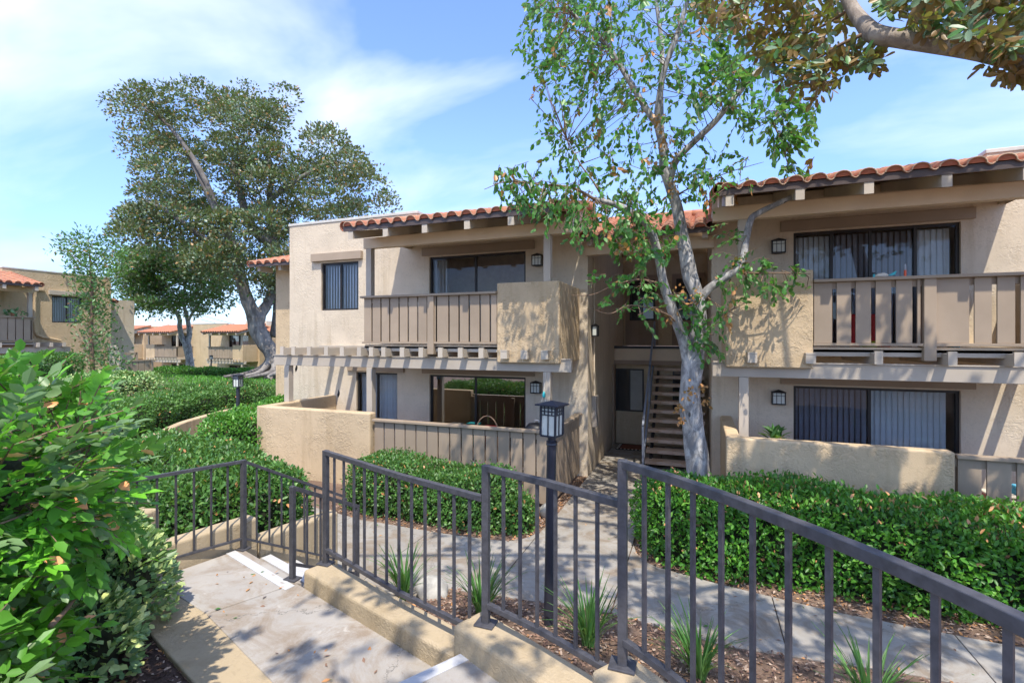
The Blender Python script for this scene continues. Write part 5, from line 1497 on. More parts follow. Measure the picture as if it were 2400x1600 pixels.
# variegated shrub beside the kerb
def shrub(label, blobs, size, density, mats, weights, near, name="shrub", cat="shrub", spread=.07, tmpl=LEAF6, wide=1.2):
    c0 = blobs[0][0]
    root = thing(name, label, cat, (c0[0], c0[1], max(0, c0[2] - blobs[0][1][2])))
    Pa, Na = [], []
    for c, rad in blobs:
        n = int(4 * math.pi * (rad[0] * rad[1] * rad[2]) ** (2 / 3) * density)
        d = rnd_dirs(n); d[:, 2] = np.where(d[:, 2] < -.5, -d[:, 2], d[:, 2])
        P = np.array(c) + d * np.array(rad); keep = np.ones(n, bool)
        for c2, r2 in blobs:
            if c2 is c: continue
            keep &= (((P - np.array(c2)) / np.array(r2)) ** 2).sum(1) > .9
        Pa.append(P[keep]); Na.append(unit(d[keep] / np.array(rad)))
    P, Nn = np.concatenate(Pa), np.concatenate(Na); n = len(P)
    ins = -np.abs(rng.normal(size=n)) * spread + spread * .4
    P = P + Nn * (ins + lumps(P, .035, 3.0))[:, None]
    D = Nn * .8 + rnd_dirs(n) * .6 + np.array([0, 0, .3]); N = Nn * .4 + rnd_dirs(n) * .5 + np.array([0, 0, .7])
    camv = np.array([0, 0, EYE]) - P
    leaf_cloud(root, P, D, N, size * rng.uniform(.6, 1.25, n), tmpl, mats, pick(n, weights), near, facing=(camv * Nn).sum(1) > .1, wide=wide)
    b = MB()
    for c, rad in blobs:
        bm_ = bmesh.new(); bmesh.ops.create_icosphere(bm_, subdivisions=2, radius=1)
        b.add([(c[0] + v.co.x * rad[0] * .82 - root.location.x, c[1] + v.co.y * rad[1] * .82 - root.location.y, c[2] + v.co.z * rad[2] * .82 - root.location.z) for v in bm_.verts], [tuple(v.index for v in f.verts) for f in bm_.faces]); bm_.free()
    b.obj("inner_twigs", M['core'], root)
    return root
shrub("small variegated shrub with pale cream tips between the mulch and the corner railing", [((-3.92, 2.20, 1.08), (.40, .34, .44)), ((-3.60, 1.86, 1.0), (.34, .30, .34)), ((-4.25, 2.42, 1.2), (.34, .26, .44))], .062, 1500, L['varieg'], [4, 2.5, 5, 1.2], 200)

# the big glossy bush at the left: pinnate sprays over a tall mass
bush = thing("bush", "large glossy leaved bush filling the lower left corner with scattered orange leaves", "bush", (-4.0, 1.4, .8))
blobs = [((-3.60, 1.02, 2.2), (1.14, .62, .48)), ((-4.7, 1.45, 1.75), (1.1, .72, .9)), ((-2.5, .66, 1.42), (.46, .34, .62)), ((-3.6, .92, 1.45), (1.08, .62, .8))]
Ps, Ds, Ns, Ss, Ms = [], [], [], [], []
tw = MB()
cam_p = np.array([0, 0, EYE])
for bi, (c, rad) in enumerate(blobs):
    n = int(4 * math.pi * (rad[0] * rad[1] * rad[2]) ** (2 / 3) * 230)
    d = rnd_dirs(n)
    for k in range(n):
        dd = d[k]
        sup = dd / (np.abs(dd) ** 4).sum() ** .25 if bi == 0 else dd
        p = np.array(c) + sup * np.array(rad) * random.uniform(.84, 1.02)
        if p[2] < .85: continue
        if any(bj != bi and (((p - np.array(c2)) / np.array(r2)) ** 2).sum() < .8 for bj, (c2, r2) in enumerate(blobs)): continue
        nn = dd / np.array(rad); nn /= np.linalg.norm(nn)
        ax = nn * .8 + rng.normal(size=3) * .45 + np.array([0, 0, .12]); ax /= np.linalg.norm(ax)
        up = np.array([0, 0, 1.0]) * .8 + nn * .35 + rng.normal(size=3) * .2
        sd = np.cross(ax, up); sd /= max(np.linalg.norm(sd), 1e-6); up = np.cross(sd, ax)
        ln = random.uniform(.10, .2); m_leaf = random.choice((3, 4, 4, 5)); sz = random.choice((.042, .055, .065, .075, .09)) * random.uniform(.85, 1.1)
        if random.random() < .12: sz *= 1.25
        kind = pick(1, [5, 3, 3.2, .0])[0]
        for j in range(m_leaf):
            q = p + ax * ln * (j / m_leaf)
            for sgn in (-1, 1):
                Ps.append(q); Ds.append(sd * sgn * .85 + ax * .55 + rng.normal(size=3) * .15); Ns.append(up + rng.normal(size=3) * .25)
                Ss.append(sz * random.uniform(.7, 1.1)); Ms.append(kind if random.random() > .03 else 3)
        Ps.append(p + ax * ln); Ds.append(ax); Ns.append(up); Ss.append(sz); Ms.append(kind)
        if k % 3 == 0: tw.tube([Vector(p - ax * .15) - bush.location, Vector(p + ax * ln) - bush.location], [.005, .002], 4, cap=False)
Ps, Ds, Ns, Ss, Ms = map(np.array, (Ps, Ds, Ns, Ss, Ms))
cen = np.array([-3.5, 1.15, 1.4])
fac = ((cam_p - Ps) * (Ps - cen)).sum(1) > 0
leaf_cloud(bush, Ps, Ds, Ns, Ss, LEAF6, L['bush'], Ms, 300, facing=fac, wide=1.08)
tw.obj("twig", M['twig'], bush, kind="stuff")
b = MB()
for c, rad in blobs:
    bm_ = bmesh.new(); bmesh.ops.create_icosphere(bm_, subdivisions=3, radius=1)
    b.add([(c[0] + v.co.x * rad[0] * .8 - bush.location.x, c[1] + v.co.y * rad[1] * .8 - bush.location.y, max(-.0, c[2] + v.co.z * rad[2] * .8 - bush.location.z)) for v in bm_.verts], [tuple(v.index for v in f.verts) for f in bm_.faces]); bm_.free()
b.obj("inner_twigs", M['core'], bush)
for (u0, v0, f0, u1, v1, f1) in ((-10, 1258, 2.0, 140, 1215, 2.25), (120, 1465, 1.9, 180, 1395, 2.1), (235, 1175, 2.5, 245, 1120, 2.6)):
    m_ = MB(); m_.tube([at(u0, v0, f0) - bush.location, at((u0 + u1) / 2, (v0 + v1) / 2 + 4, (f0 + f1) / 2) - bush.location, at(u1, v1, f1) - bush.location], [.011, .009, .006], 7); m_.obj("branch", M['twig'], bush, smooth=True)

# strap leaf clumps in the bed
def blade_mesh(seed):
    r_ = random.Random(seed); n = 6; h = 1.0; bend = r_.uniform(.12, .75); w = .014
    b = MB(); vs = []
    for k in range(n + 1):
        t = k / n; ww = w * (1 - t ** 2.2) * (.6 + .8 * min(1, t * 3)) + .0008
        y = bend * t * t * .75; z = h * (t - .28 * bend * t * t)
        vs += [(-ww, y, z), (0, y + .006, z), (ww, y, z)]
    fs = []
    for k in range(n): fs += [(3 * k, 3 * k + 1, 3 * k + 4, 3 * k + 3), (3 * k + 1, 3 * k + 2, 3 * k + 5, 3 * k + 4)]
    b.add(vs, fs)
    return [b.mesh("blade", m) for m in L['blade']]
BL = [blade_mesh(k) for k in range(7)]
for k, (u, v, hh, n, lab) in enumerate(((948, 1372, .60, 42, "strap leaf clump at the foot of the steps beside the pale rock"), (1128, 1440, .62, 40, "strap leaf clump behind the post of the middle railing"), (1380, 1508, .64, 50, "tall strap leaf clump right of the dark lamp post"),
        (1640, 1580, .60, 46, "strap leaf clump in front of the right walkway between railing bars"), (2040, 1660, .62, 40, "strap leaf clump cut by the lower right edge of the view"))):
    p = at_z(u, v, .14); p.z = bed_z(p.x, p.y) - .01
    t = thing("strap_leaf_plant", lab, "plant", p, 0, "strap leaf clumps in the mulch bed")
    for j in range(int(n * 1.7)):
        a = random.uniform(0, 2 * math.pi); rr = random.uniform(0, .06); s = hh * random.uniform(.55, 1.12)
        put_m(BL[random.randrange(7)][pick(1, [5, 3, 2, .35])[0]], "blade", t, Matrix.Translation((rr * math.cos(a), rr * math.sin(a), 0)) @ Matrix.Rotation(a - math.pi / 2 + random.uniform(-.5, .5), 4, 'Z') @ Matrix.Rotation(-random.uniform(.0, .35), 4, 'X') @ Matrix.Scale(s, 4))

# ---------------------------------------------------------------- trees
def inpoly(u, v, poly):
    ins = np.zeros(len(u), bool); n = len(poly); j = n - 1
    for i in range(n):
        xi, yi = poly[i]; xj, yj = poly[j]
        c = ((yi > v) != (yj > v)) & (u < (xj - xi) * (v - yi) / (yj - yi + 1e-9) + xi)
        ins ^= c; j = i
    return ins
def sample_poly(poly, n, fmin, fmax):
    P = np.array(poly, float); out = []
    while len(out) < n:
        u = rng.uniform(P[:, 0].min(), P[:, 0].max(), 400); v = rng.uniform(P[:, 1].min(), P[:, 1].max(), 400)
        k = inpoly(u, v, poly)
        for a, c in zip(u[k], v[k]):
            out.append(at(a, c, random.uniform(fmin, fmax)))
            if len(out) >= n: break
    return out
def limb(mb, pts, rad, off, sides=9, wob=.12, sub=5):
    sp = smooth_path(pts, sub)
    mb.tube([p - off for p in sp], lerp_list(rad, len(sp)), sides, 0, wob)
    return sp

# --- the pale barked tree before the recess
FT = 7.62
tr = thing("street_tree", "pale barked multi stemmed tree standing in front of the stair recess", "tree", (at(1636, 1116, FT).x, at(1636, 1116, FT).y, 0))
off = tr.location.copy()
T_ = lambda pts: [at(u, v, FT + df) for u, v, df in pts]
trunk = MB()
base = at(1640, 1200, FT); base.z = -.05
skel = []
skel += limb(trunk, [base, *T_([(1637, 1110, 0), (1624, 1000, 0), (1618, 930, 0), (1624, 850, 0), (1634, 790, 0), (1640, 740, 0), (1632, 690, .02), (1618, 650, .05), (1609, 600, .1), (1599, 552, .15), (1586, 484, .2), (1572, 440, .2), (1557, 395, .2), (1554, 344, .2), (1538, 278, .2)])],
             [.22, .18, .16, .16, .155, .115, .105, .102, .11, .105, .095, .088, .08, .072, .07, .062], off, 14, .13)
trunk.obj("trunk", M['barkA'], tr, smooth=True)
limbs = [
    ([(1622, 880, 0), (1606, 815, -.05), (1592, 770, -.1), (1574, 722, -.15), (1556, 668, -.2), (1544, 605, -.25), (1526, 545, -.3), (1492, 508, -.4), (1446, 481, -.5), (1395, 468, -.6)], [.115, .09, .085, .078, .068, .062, .06, .055, .045, .03]),
    ([(1640, 700, 0), (1662, 676, -.05), (1692, 656, -.1), (1736, 622, -.2), (1745, 580, -.2), (1758, 520, -.25), (1775, 501, -.25), (1830, 474, -.4), (1878, 448, -.5), (1892, 424, -.55), (1908, 417, -.6)], [.075, .066, .06, .055, .052, .048, .046, .04, .036, .032, .022]),
    ([(1540, 290, .2), (1520, 264, .2), (1464, 172, .3), (1425, 111, .35), (1368, 57, .4), (1333, 23, .4), (1290, -40, .5)], [.06, .05, .042, .038, .032, .028, .02]),
    ([(1540, 290, .2), (1541, 262, .1), (1555, 172, 0), (1582, 96, -.1), (1601, 38, -.1), (1620, -30, -.2)], [.06, .05, .045, .042, .036, .03]),
    ([(1550, 330, .25), (1548, 230, .5), (1552, 120, .7), (1540, 20, .9), (1530, -60, 1.)], [.05, .045, .04, .03, .02]),
    ([(1571, 420, .2), (1580, 385, .1), (1600, 358, 0), (1674, 287, -.2), (1720, 230, -.3), (1770, 172, -.4), (1827, 122, -.5), (1870, 60, -.6)], [.06, .055, .05, .045, .04, .034, .026, .015]),
    ([(1395, 468, -.6), (1340, 440, -.65), (1260, 432, -.7), (1190, 425, -.75), (1135, 444, -.8)], [.024, .016, .012, .008, .004]),
    ([(1420, 475, -.55), (1390, 425, -.5), (1360, 385, -.45), (1330, 330, -.4)], [.02, .014, .01, .006]),
    ([(1556, 668, -.2), (1500, 655, -.4), (1440, 668, -.5), (1390, 690, -.6), (1340, 692, -.7)], [.02, .014, .01, .008, .004]),
    ([(1592, 765, -.1), (1560, 735, -.3), (1480, 715, -.5), (1430, 735, -.6), (1385, 722, -.7)], [.018, .012, .01, .007, .004]),
    ([(1740, 640, -.2), (1790, 640, -.4), (1850, 640, -.5), (1900, 642, -.6)], [.018, .012, .008, .004]),
    ([(1650, 690, 0), (1690, 720, -.2), (1730, 740, -.3)], [.012, .008, .004]),
    ([(1808, 280, -.45), (1830, 330, -.5), (1850, 390, -.5), (1885, 430, -.5)], [.012, .009, .007, .004]),
    ([(1580, 460, .2), (1640, 430, 0), (1720, 400, -.2), (1790, 380, -.3)], [.014, .009, .006, .003]),
]
for pts, rad in limbs:
    m_ = MB(); skel += limb(m_, T_(pts), rad, off, 9 if rad[0] > .03 else 6, .12)
    m_.obj("limb", M['barkA'] if rad[0] > .03 else M['twig'], tr, smooth=True)
SK = np.array([tuple(p) for p in skel])
zones = [
    ([(1240, -40), (1225, 60), (1212, 110), (1250, 175), (1262, 230), (1275, 320), (1285, 380), (1400, 430), (1490, 430), (1540, 320), (1520, 200), (1540, -40)], 290, -.9, 1.3, 1.0),
    ([(1235, -40), (1225, 60), (1235, 120), (1300, 200), (1420, 150), (1440, -40)], 80, -.8, 1.2, 1.0),
    ([(1540, -40), (1780, -40), (1760, 120), (1690, 240), (1600, 330), (1545, 250)], 150, -.9, 1.0, 1.05),
    ([(1600, 230), (1700, 265), (1790, 320), (1860, 340), (1910, 290), (1925, 235), (1800, 170), (1700, 120)], 105, -.9, .4, 1.05),
    ([(1805, 290), (1880, 300), (1905, 400), (1880, 440), (1830, 400)], 20, -.7, -.3, 1.25),
    ([(1130, 395), (1200, 385), (1340, 425), (1480, 440), (1530, 500), (1480, 560), (1380, 560), (1260, 520), (1190, 470)], 120, -1.1, 0, 1.0),
    ([(1390, 520), (1600, 520), (1570, 590), (1490, 610), (1410, 580)], 34, -.9, 0, 1.1),
    ([(1385, 640), (1560, 620), (1590, 700), (1560, 770), (1390, 730), (1350, 690)], 26, -.9, -.1, 1.0),
    ([(1665, 610), (1760, 590), (1890, 630), (1885, 660), (1800, 690), (1700, 720)], 34, -.8, -.1, .95),
    ([(1585, 680), (1680, 690), (1710, 760), (1665, 830), (1600, 790)], 26, -.5, -.15, 1.0),
    ([(1600, 320), (1720, 340), (1770, 420), (1700, 480), (1610, 480)], 40, -.7, .5, .95),
    ([(1480, 430), (1570, 300), (1600, 330), (1600, 470), (1540, 520)], 30, -.5, .6, 1.0),
    ([(1650, 500), (1760, 540), (1740, 620), (1680, 590)], 7, -.5, 0, .9),
]
Ps, Ds, Ns, Ss, Ms = [], [], [], [], []
tw = MB()
for poly, n, d0, d1, sc in zones:
    for q in sample_poly(poly, n, FT + d0, FT + d1):
        qa = np.array(q); k = np.argmin(((SK - qa) ** 2).sum(1)); nb = SK[k]
        away = unit((qa - nb)[None])[0]
        ax = away * .7 + rng.normal(size=3) * .5 + np.array([0, 0, -.25]); ax /= np.linalg.norm(ax)
        ln = random.uniform(.22, .5); m_leaf = random.randint(7, 11)
        dry = random.random() < .03
        for j in range(m_leaf):
            t = j / m_leaf
            p = qa + ax * ln * (t - .5) + np.array([0, 0, -.10 * t * t])
            lat = rng.normal(size=3); lat -= lat.dot(ax) * ax; lat /= np.linalg.norm(lat)
            Ps.append(p); Ds.append(lat * .6 + ax * .45 + np.array([0, 0, -.55])); Ns.append(rng.normal(size=3) * .9 + np.array([0, -.1, .35]))
            Ss.append(sc * random.uniform(.062, .118)); Ms.append(3 if (dry or random.random() < .02) else pick(1, [5, 3.4, 2.2])[0])
        tw.tube([Vector(qa - ax * ln * .6) - off, Vector(qa) - off, Vector(qa + ax * ln * .5 + np.array([0, 0, -.1])) - off], [.0045, .0035, .0015], 4, cap=False)
        if random.random() < .35 and np.linalg.norm(qa - nb) < 1.4:
            mid = (qa + nb) / 2 + rng.normal(size=3) * .06
            tw.tube([Vector(nb) - off, Vector(mid) - off, Vector(qa - ax * ln * .5) - off], [.008, .006, .004], 4, cap=False)
for (u, v, n, sp_) in ((1540, 285, 26, .13), (1560, 330, 34, .15), (1568, 372, 14, .1), (1578, 440, 22, .12), (1395, 470, 26, .14), (1420, 478, 16, .1), (1490, 515, 24, .12), (1515, 535, 18, .1), (1738, 620, 26, .11), (1596, 690, 18, .14), (1636, 690, 18, .1), (1575, 745, 14, .1), (1616, 920, 20, .10), (1592, 955, 16, .06), (1598, 985, 14, .05), (1650, 905, 10, .06), (1652, 940, 10, .06), (1270, 450, 10, .14), (1340, 455, 12, .14)):
    c0 = np.array(at(u, v, FT - .2))
    for _ in range(int(n * 1.6)):
        Ps.append(c0 + rng.normal(size=3) * sp_ * np.array([.5, .5, .6])); Ds.append(rng.normal(size=3) + np.array([0, 0, -.9])); Ns.append(rng.normal(size=3)); Ss.append(random.uniform(.035, .08)); Ms.append(3)
leaf_cloud(tr, Ps, Ds, Ns, Ss, LEAF6, L['tree'], np.array(Ms), 300, wide=1.15)
tw.obj("twig", M['twig'], tr, kind="stuff")

# --- spreading tree overhead at the right; its trunk stands outside the view
ov = thing("overhanging_tree", "large leaved tree reaching its thick pale branch in from the upper right", "tree", (4.7, 4.2, 0))
off = ov.location.copy()
m_ = MB()
top = at(2560, 190, 3.5)
tp = [Vector((4.7, 4.2, -.1)), Vector((4.68, 4.25, 1.6)), Vector((4.55, 4.4, 3.2)), Vector((4.2, 4.6, 4.4)), Vector((3.9, 4.3, 6.0)), Vector((3.6, 3.6, 8.0)), Vector((3.3, 3.0, 9.5))]
limb(m_, tp, [.30, .24, .21, .19, .13, .09, .04], off, 12, .12)
m_.obj("trunk", M['barkC'], ov, smooth=True)
m_ = MB()
limb(m_, [Vector((4.35, 4.55, 4.1)), at(2600, 195, 3.45), at(2400, 143, 3.9), at(2246, 112, 4.1), at(2110, 92, 4.3), at(2050, 82, 4.45), at(2022, 55, 4.6), at(1991, 8, 4.8), at(1950, -80, 5.0), at(1860, -200, 5.2)], [.14, .11, .080, .076, .074, .078, .064, .058, .05, .03], off, 12, .16)
m_.obj("limb", M['barkC'], ov, smooth=True)
lim2 = [[(2030, 78, 4.5), (1960, 110, 4.6), (1900, 150, 4.7), (1850, 190, 4.8)], [(1995, 20, 4.8), (1930, 60, 5.0), (1850, 90, 5.1), (1760, 110, 5.2)], [(1970, -40, 4.9), (1880, -10, 5.1), (1780, 0, 5.3), (1700, 20, 5.4)], [(2250, 108, 4.1), (2280, 60, 4.0), (2330, 20, 4.0)], [(2120, 90, 4.3), (2150, 40, 4.2), (2210, 0, 4.2)]]
for pts in lim2:
    m_ = MB(); limb(m_, [at(*p) for p in pts], [.02, .014, .01, .005], off, 6, .1); m_.obj("limb", M['twig'], ov, smooth=True)
for e in ((1.0, 1.5, 7.6), (-.8, 3.6, 8.2), (2.4, 6.2, 8.6), (5.5, 6.0, 8.0), (-2.0, 1.2, 8.6), (1.2, 4.6, 7.8), (3.2, .2, 7.5)):
    m_ = MB(); a_ = Vector((3.9, 4.3, 6.0)); c_ = Vector(e); mid = (a_ + c_) / 2 + Vector((0, 0, .5)); limb(m_, [a_, mid, c_], [.09, .06, .025], off, 7, .1); m_.obj("limb", M['barkC'], ov, smooth=True)
Ps, Ds, Ns, Ss, Ms = [], [], [], [], []
def rosette(p, sz, n, w):
    ax = rng.normal(size=3) * .7 + np.array([0, 0, .15]); ax /= np.linalg.norm(ax)
    ref = np.cross(ax, [0.3, .2, .9]); ref /= np.linalg.norm(ref); r2 = np.cross(ax, ref)
    for j in range(n):
        a = 2.4 * j; lat = ref * math.cos(a) + r2 * math.sin(a)
        Ps.append(np.array(p) + ax * .012 * j + lat * .01); Ds.append(lat * .8 + ax * random.uniform(.0, .6) + np.array([0, 0, -.22])); Ns.append(ax * .9 + rng.normal(size=3) * .25 + np.array([0, 0, .25]))
        Ss.append(sz * random.uniform(.7, 1.15)); Ms.append(pick(1, w)[0])
for poly, n, f0, f1, w in (([(1620, -30), (2000, -30), (1990, 60), (1900, 140), (1760, 120), (1640, 60)], 100, 4.7, 5.5, [2, 3, 4, .3]), ([(1760, 120), (2010, 100), (2030, 140), (1960, 195), (1880, 210), (1800, 170)], 48, 4.5, 5.0, [5, 2, 2.5, 1]), ([(1860, 180), (1950, 190), (1930, 225), (1870, 220)], 6, 4.5, 4.8, [2, 2, 4, 0]),
        ([(2050, -30), (2420, -30), (2420, 95), (2300, 78), (2150, 60), (2070, 40)], 78, 3.8, 4.5, [5, 3, 1.5, 2]), ([(2290, 150), (2420, 160), (2420, 195), (2330, 175)], 9, 3.8, 4.0, [3, 2, 3, 1]), ([(2015, 120), (2085, 125), (2065, 165), (2020, 160)], 7, 4.4, 4.6, [3, 1, 3, 0]), ([(2250, 70), (2400, 80), (2400, 130), (2280, 110)], 12, 3.7, 3.9, [4, 2, 1, 2])):
    for q in sample_poly(poly, int(n * 1.3), f0, f1): rosette(q, .115, random.randint(6, 9), w)
def hidden_from_view(p):
    u, v, f = project_np(p[None])
    return not (f[0] > .2 and v[0] > -150 and -250 < u[0] < 2650)
SUNV = np.array(SUN) / SUN.z
def shade(n, xr, yr, zr, hr=(5.4, 8.8), k=2, sp=.17, nz=2.1, thr=-.08):     # crown clusters that stand in the light of a place on the ground or wall
    done = tries = 0
    while done < n and tries < n * 30:
        tries += 1
        t = np.array([random.uniform(*xr), random.uniform(*yr), random.uniform(*zr)])
        if mnoise.noise(Vector(t) * nz + Vector((3.1, 7.7, 1.3))) < thr: continue
        h = random.uniform(*hr) + tries / (n * 30) * 2.0
        p = t + SUNV * (h - t[2])
        if not hidden_from_view(p): continue
        for _ in range(k): rosette(p + rng.normal(size=3) * sp, .15, random.randint(6, 9), [4, 3, 2, 1])
        done += 1
shade(190, (-.9, 4.4), (4.9, 6.1), (0, 0))
shade(70, (-3.2, -.8), (4.9, 6.5), (0, 0))
shade(24, (-2.2, -.8), (7, 9.5), (0, 0))
shade(120, (.4, 3.2), (7.88, 7.9), (.2, 1.5), k=2, sp=.08, nz=1.9, thr=.10)
shade(7, (-3.2, -2.3), (2.0, 2.4), (.83, .83), k=1)
shade(40, (1.8, 3.0), (8.5, 8.5), (2.7, 3.7), k=1)
shade(26, (3.1, 4.5), (7.9, 7.9), (.2, 1.3))
shade(14, (1.5, 3.6), (8.6, 8.6), (2.3, 2.45), k=1)
shade(34, (-4.4, -2.4), (7.95, 7.95), (.1, 1.3), k=1)
shade(80, (-2.2, 3), (3.0, 4.9), (0, .2))
shade(30, (-1.3, .7), (1.4, 2.8), (1.0, 1.3))
shade(16, (-3.0, -1.4), (2.3, 3.2), (.84, .9), k=1, sp=.05)
shade(34, (.2, 4.2), (6.4, 7.6), (.9, .95), k=1)
shade(50, (-2, 5), (-1, 1.5), (0, 0), k=2)
vis = project_np(np.array(Ps))[1] > -5
leaf_cloud(ov, Ps, Ds, Ns, Ss, LEAFO, L['magno'], np.array(Ms), 300, facing=vis, wide=.85)

# --- clumped crowns for the trees further off
def crown(root, polys, f0, f1, n_cl, per, rad, size, mats, w, holes=(), tmpl=LEAF4, wide=1.0, near=0, thick=None):
    Pc = []
    for poly, n in polys:
        for q in sample_poly(poly, n, f0, f1):
            u, v, f = project_np(np.array([q]))
            if any((u[0] - a) ** 2 + ((v[0] - b_) * 1.0) ** 2 < r_ * r_ for a, b_, r_ in holes): continue
            Pc.append(np.array(q))
    Pc = np.array(Pc); n = len(Pc) * per
    P = np.repeat(Pc, per, 0) + rng.normal(size=(n, 3)) * np.array(rad)
    out = unit(P - np.repeat(Pc, per, 0) + np.array([0, 0, .08]))
    D = out * .8 + rnd_dirs(n) * .7; N = out * .3 + rnd_dirs(n) * .6 + np.array([0, 0, .55])
    base_w = np.array(w, float); mi = pick(n, w)
    leaf_cloud(root, P, D, N, size * rng.uniform(.7, 1.3, n), tmpl, mats, mi, near, wide=wide)
    return Pc
def boughs(root, polys, f0, f1, brad, per, size, mats, w, holes=(), wide=1.0, edge=26.0):
    """Crown of separate leafy boughs: each an uneven ellipsoid of leaves, with gaps left between them."""
    Pa, Da, Na = [], [], []
    for poly, n in polys:
        edge_ = edge if len(poly) > 20 else 9.0
        for q in sample_poly(poly, int(n * 1.35), f0, f1):
            u, v, f = project_np(np.array([q]))
            ring = np.arange(8) * math.pi / 4
            if inpoly(u[0] + edge_ * np.cos(ring), v[0] + edge_ * .8 * np.sin(ring), poly).sum() < 7: continue
            if any((u[0] - a) ** 2 + (v[0] - b_) ** 2 < r_ * r_ for a, b_, r_ in holes): continue
            rr = np.array(brad) * random.uniform(.55, 1.25)
            m = int(per * (rr[0] / brad[0]) ** 2)
            d = rnd_dirs(m); d[:, 2] = np.where((d[:, 2] < -.2) & (rng.random(m) < .6), -d[:, 2], d[:, 2])
            rad = np.clip(1 - np.abs(rng.normal(size=m)) * .22, .35, 1.0) * (1 + .22 * np.sin(d[:, 0] * 5 + q.x) * np.cos(d[:, 2] * 6 + q.y))
            k = max(3, m // 60); tip = d[rng.integers(0, m, k)]                     # leaves gather at a number of shoot tips
            d = unit(d * .62 + tip[rng.integers(0, k, m)] * .5)
            Pa.append(np.array(q) + d * rr * rad[:, None]); Da.append(d * .8 + rnd_dirs(m) * .7 + np.array([0, 0, .1])); Na.append(d * .35 + rnd_dirs(m) * .6 + np.array([0, 0, .5]))
    P, D, N = np.concatenate(Pa), np.concatenate(Da), np.concatenate(Na); n = len(P)
    leaf_cloud(root, P, D, N, size * rng.uniform(.7, 1.3, n), LEAF4, mats, pick(n, w), 0, wide=wide)
FB = 26.0
bt = at(640, 895, FB)
ft = thing("ficus_tree", "huge spreading ficus with a grey leaning trunk and bare roots behind the left building", "tree", (bt.x, bt.y, ground_h(bt.x, bt.y)))
off = ft.location.copy()
g = lambda l: [at(u, v, FB + d) for u, v, d in l]
m_ = MB()
b0 = at(655, 915, FB); b0.z = ft.location.z - .3
limb(m_, [b0, *g([(650, 880, 0), (645, 850, 0), (636, 825, 0), (618, 800, 0), (603, 770, 0), (600, 742, 0)])], [1.0, .62, .46, .42, .40, .42, .46], off, 14, .18)
m_.obj("trunk", M['barkB'], ft, smooth=True)
for pts, rad in (([(600, 745, 0), (588, 722, -.3), (575, 690, -.5), (562, 640, -.8), (556, 590, -1), (520, 520, -1.5), (480, 440, -2), (440, 360, -2)], [.42, .34, .30, .26, .22, .18, .13, .08]), ([(603, 745, 0), (620, 722, .3), (632, 700, .5), (640, 660, .8), (655, 600, 1)], [.34, .28, .24, .2, .14]), ([(655, 790, 1), (660, 700, 1.2), (652, 620, 1.2), (640, 575, 1), (615, 555, .8), (590, 530, .5), (576, 500, .2), (560, 440, 0), (545, 380, 0)], [.5, .42, .36, .32, .3, .26, .22, .16, .1]), ([(640, 575, 1), (636, 520, 1), (632, 450, 1), (640, 400, 1), (600, 300, 1), (590, 240, 1)], [.22, .2, .16, .13, .1, .06]), ([(632, 470, 1), (700, 420, 1), (780, 380, 1), (850, 400, 1)], [.14, .12, .1, .05]), ([(556, 590, -1), (480, 560, -1.5), (400, 500, -2), (340, 470, -2)], [.18, .14, .1, .05]), ([(520, 520, -1.5), (470, 400, -2.2), (400, 300, -2), (340, 250, -2)], [.14, .12, .09, .05])):
    m_ = MB(); limb(m_, g(pts), rad, off, 8, .12); m_.obj("limb", M['barkB'], ft, smooth=True)
for a in np.linspace(2.6, 6.6, 11):
    m_ = MB(); d = Vector((math.cos(a), math.sin(a), 0)); bb = Vector((b0.x, b0.y, 0)); pts = []
    for s_ in (0.3, .8, 1.4, 2.0, 2.6):
        q = bb + d * s_ + Vector((d.y, -d.x, 0)) * .25 * math.sin(s_ * 2 + a * 3); q.z = ground_h(q.x, q.y) + (1.1 / (s_ + .55)) - .22; pts.append(q)
    limb(m_, pts, [.28, .17, .11, .08, .03], off, 7, .15); m_.obj("root", M['barkB'], ft, smooth=True)
cr_poly = [(290, 585), (276, 470), (315, 450), (318, 400), (290, 345), (312, 320), (272, 280), (276, 200), (302, 184), (340, 211), (387, 222), (401, 201), (450, 190), (486, 200), (510, 222), (543, 215), (556, 190), (580, 186), (615, 211), (669, 206), (715, 228), (720, 262), (741, 286), (750, 310), (778, 285), (826, 313), (860, 340), (882, 398), (925, 436), (948, 483), (900, 520), (690, 560), (680, 610), (620, 640), (560, 640), (480, 620), (420, 600), (350, 590)]
low_poly = [(420, 590), (680, 560), (680, 680), (640, 720), (600, 690), (540, 660), (430, 640)]
boughs(ft, [(cr_poly, 250), (low_poly, 40)], FB - 3.4, FB + 3.4, (.95, .95, .68), 290, .17, L['ficus'], [5, 4.5, 2, 1.2], ((565, 330, 26), (522, 470, 30), (555, 640, 18), (728, 432, 24), (750, 452, 20), (600, 590, 20), (585, 610, 20), (420, 445, 16), (655, 505, 14), (330, 420, 16), (470, 300, 14), (640, 330, 15), (820, 430, 18), (700, 500, 16), (400, 330, 12), (480, 530, 14)), 1.05)
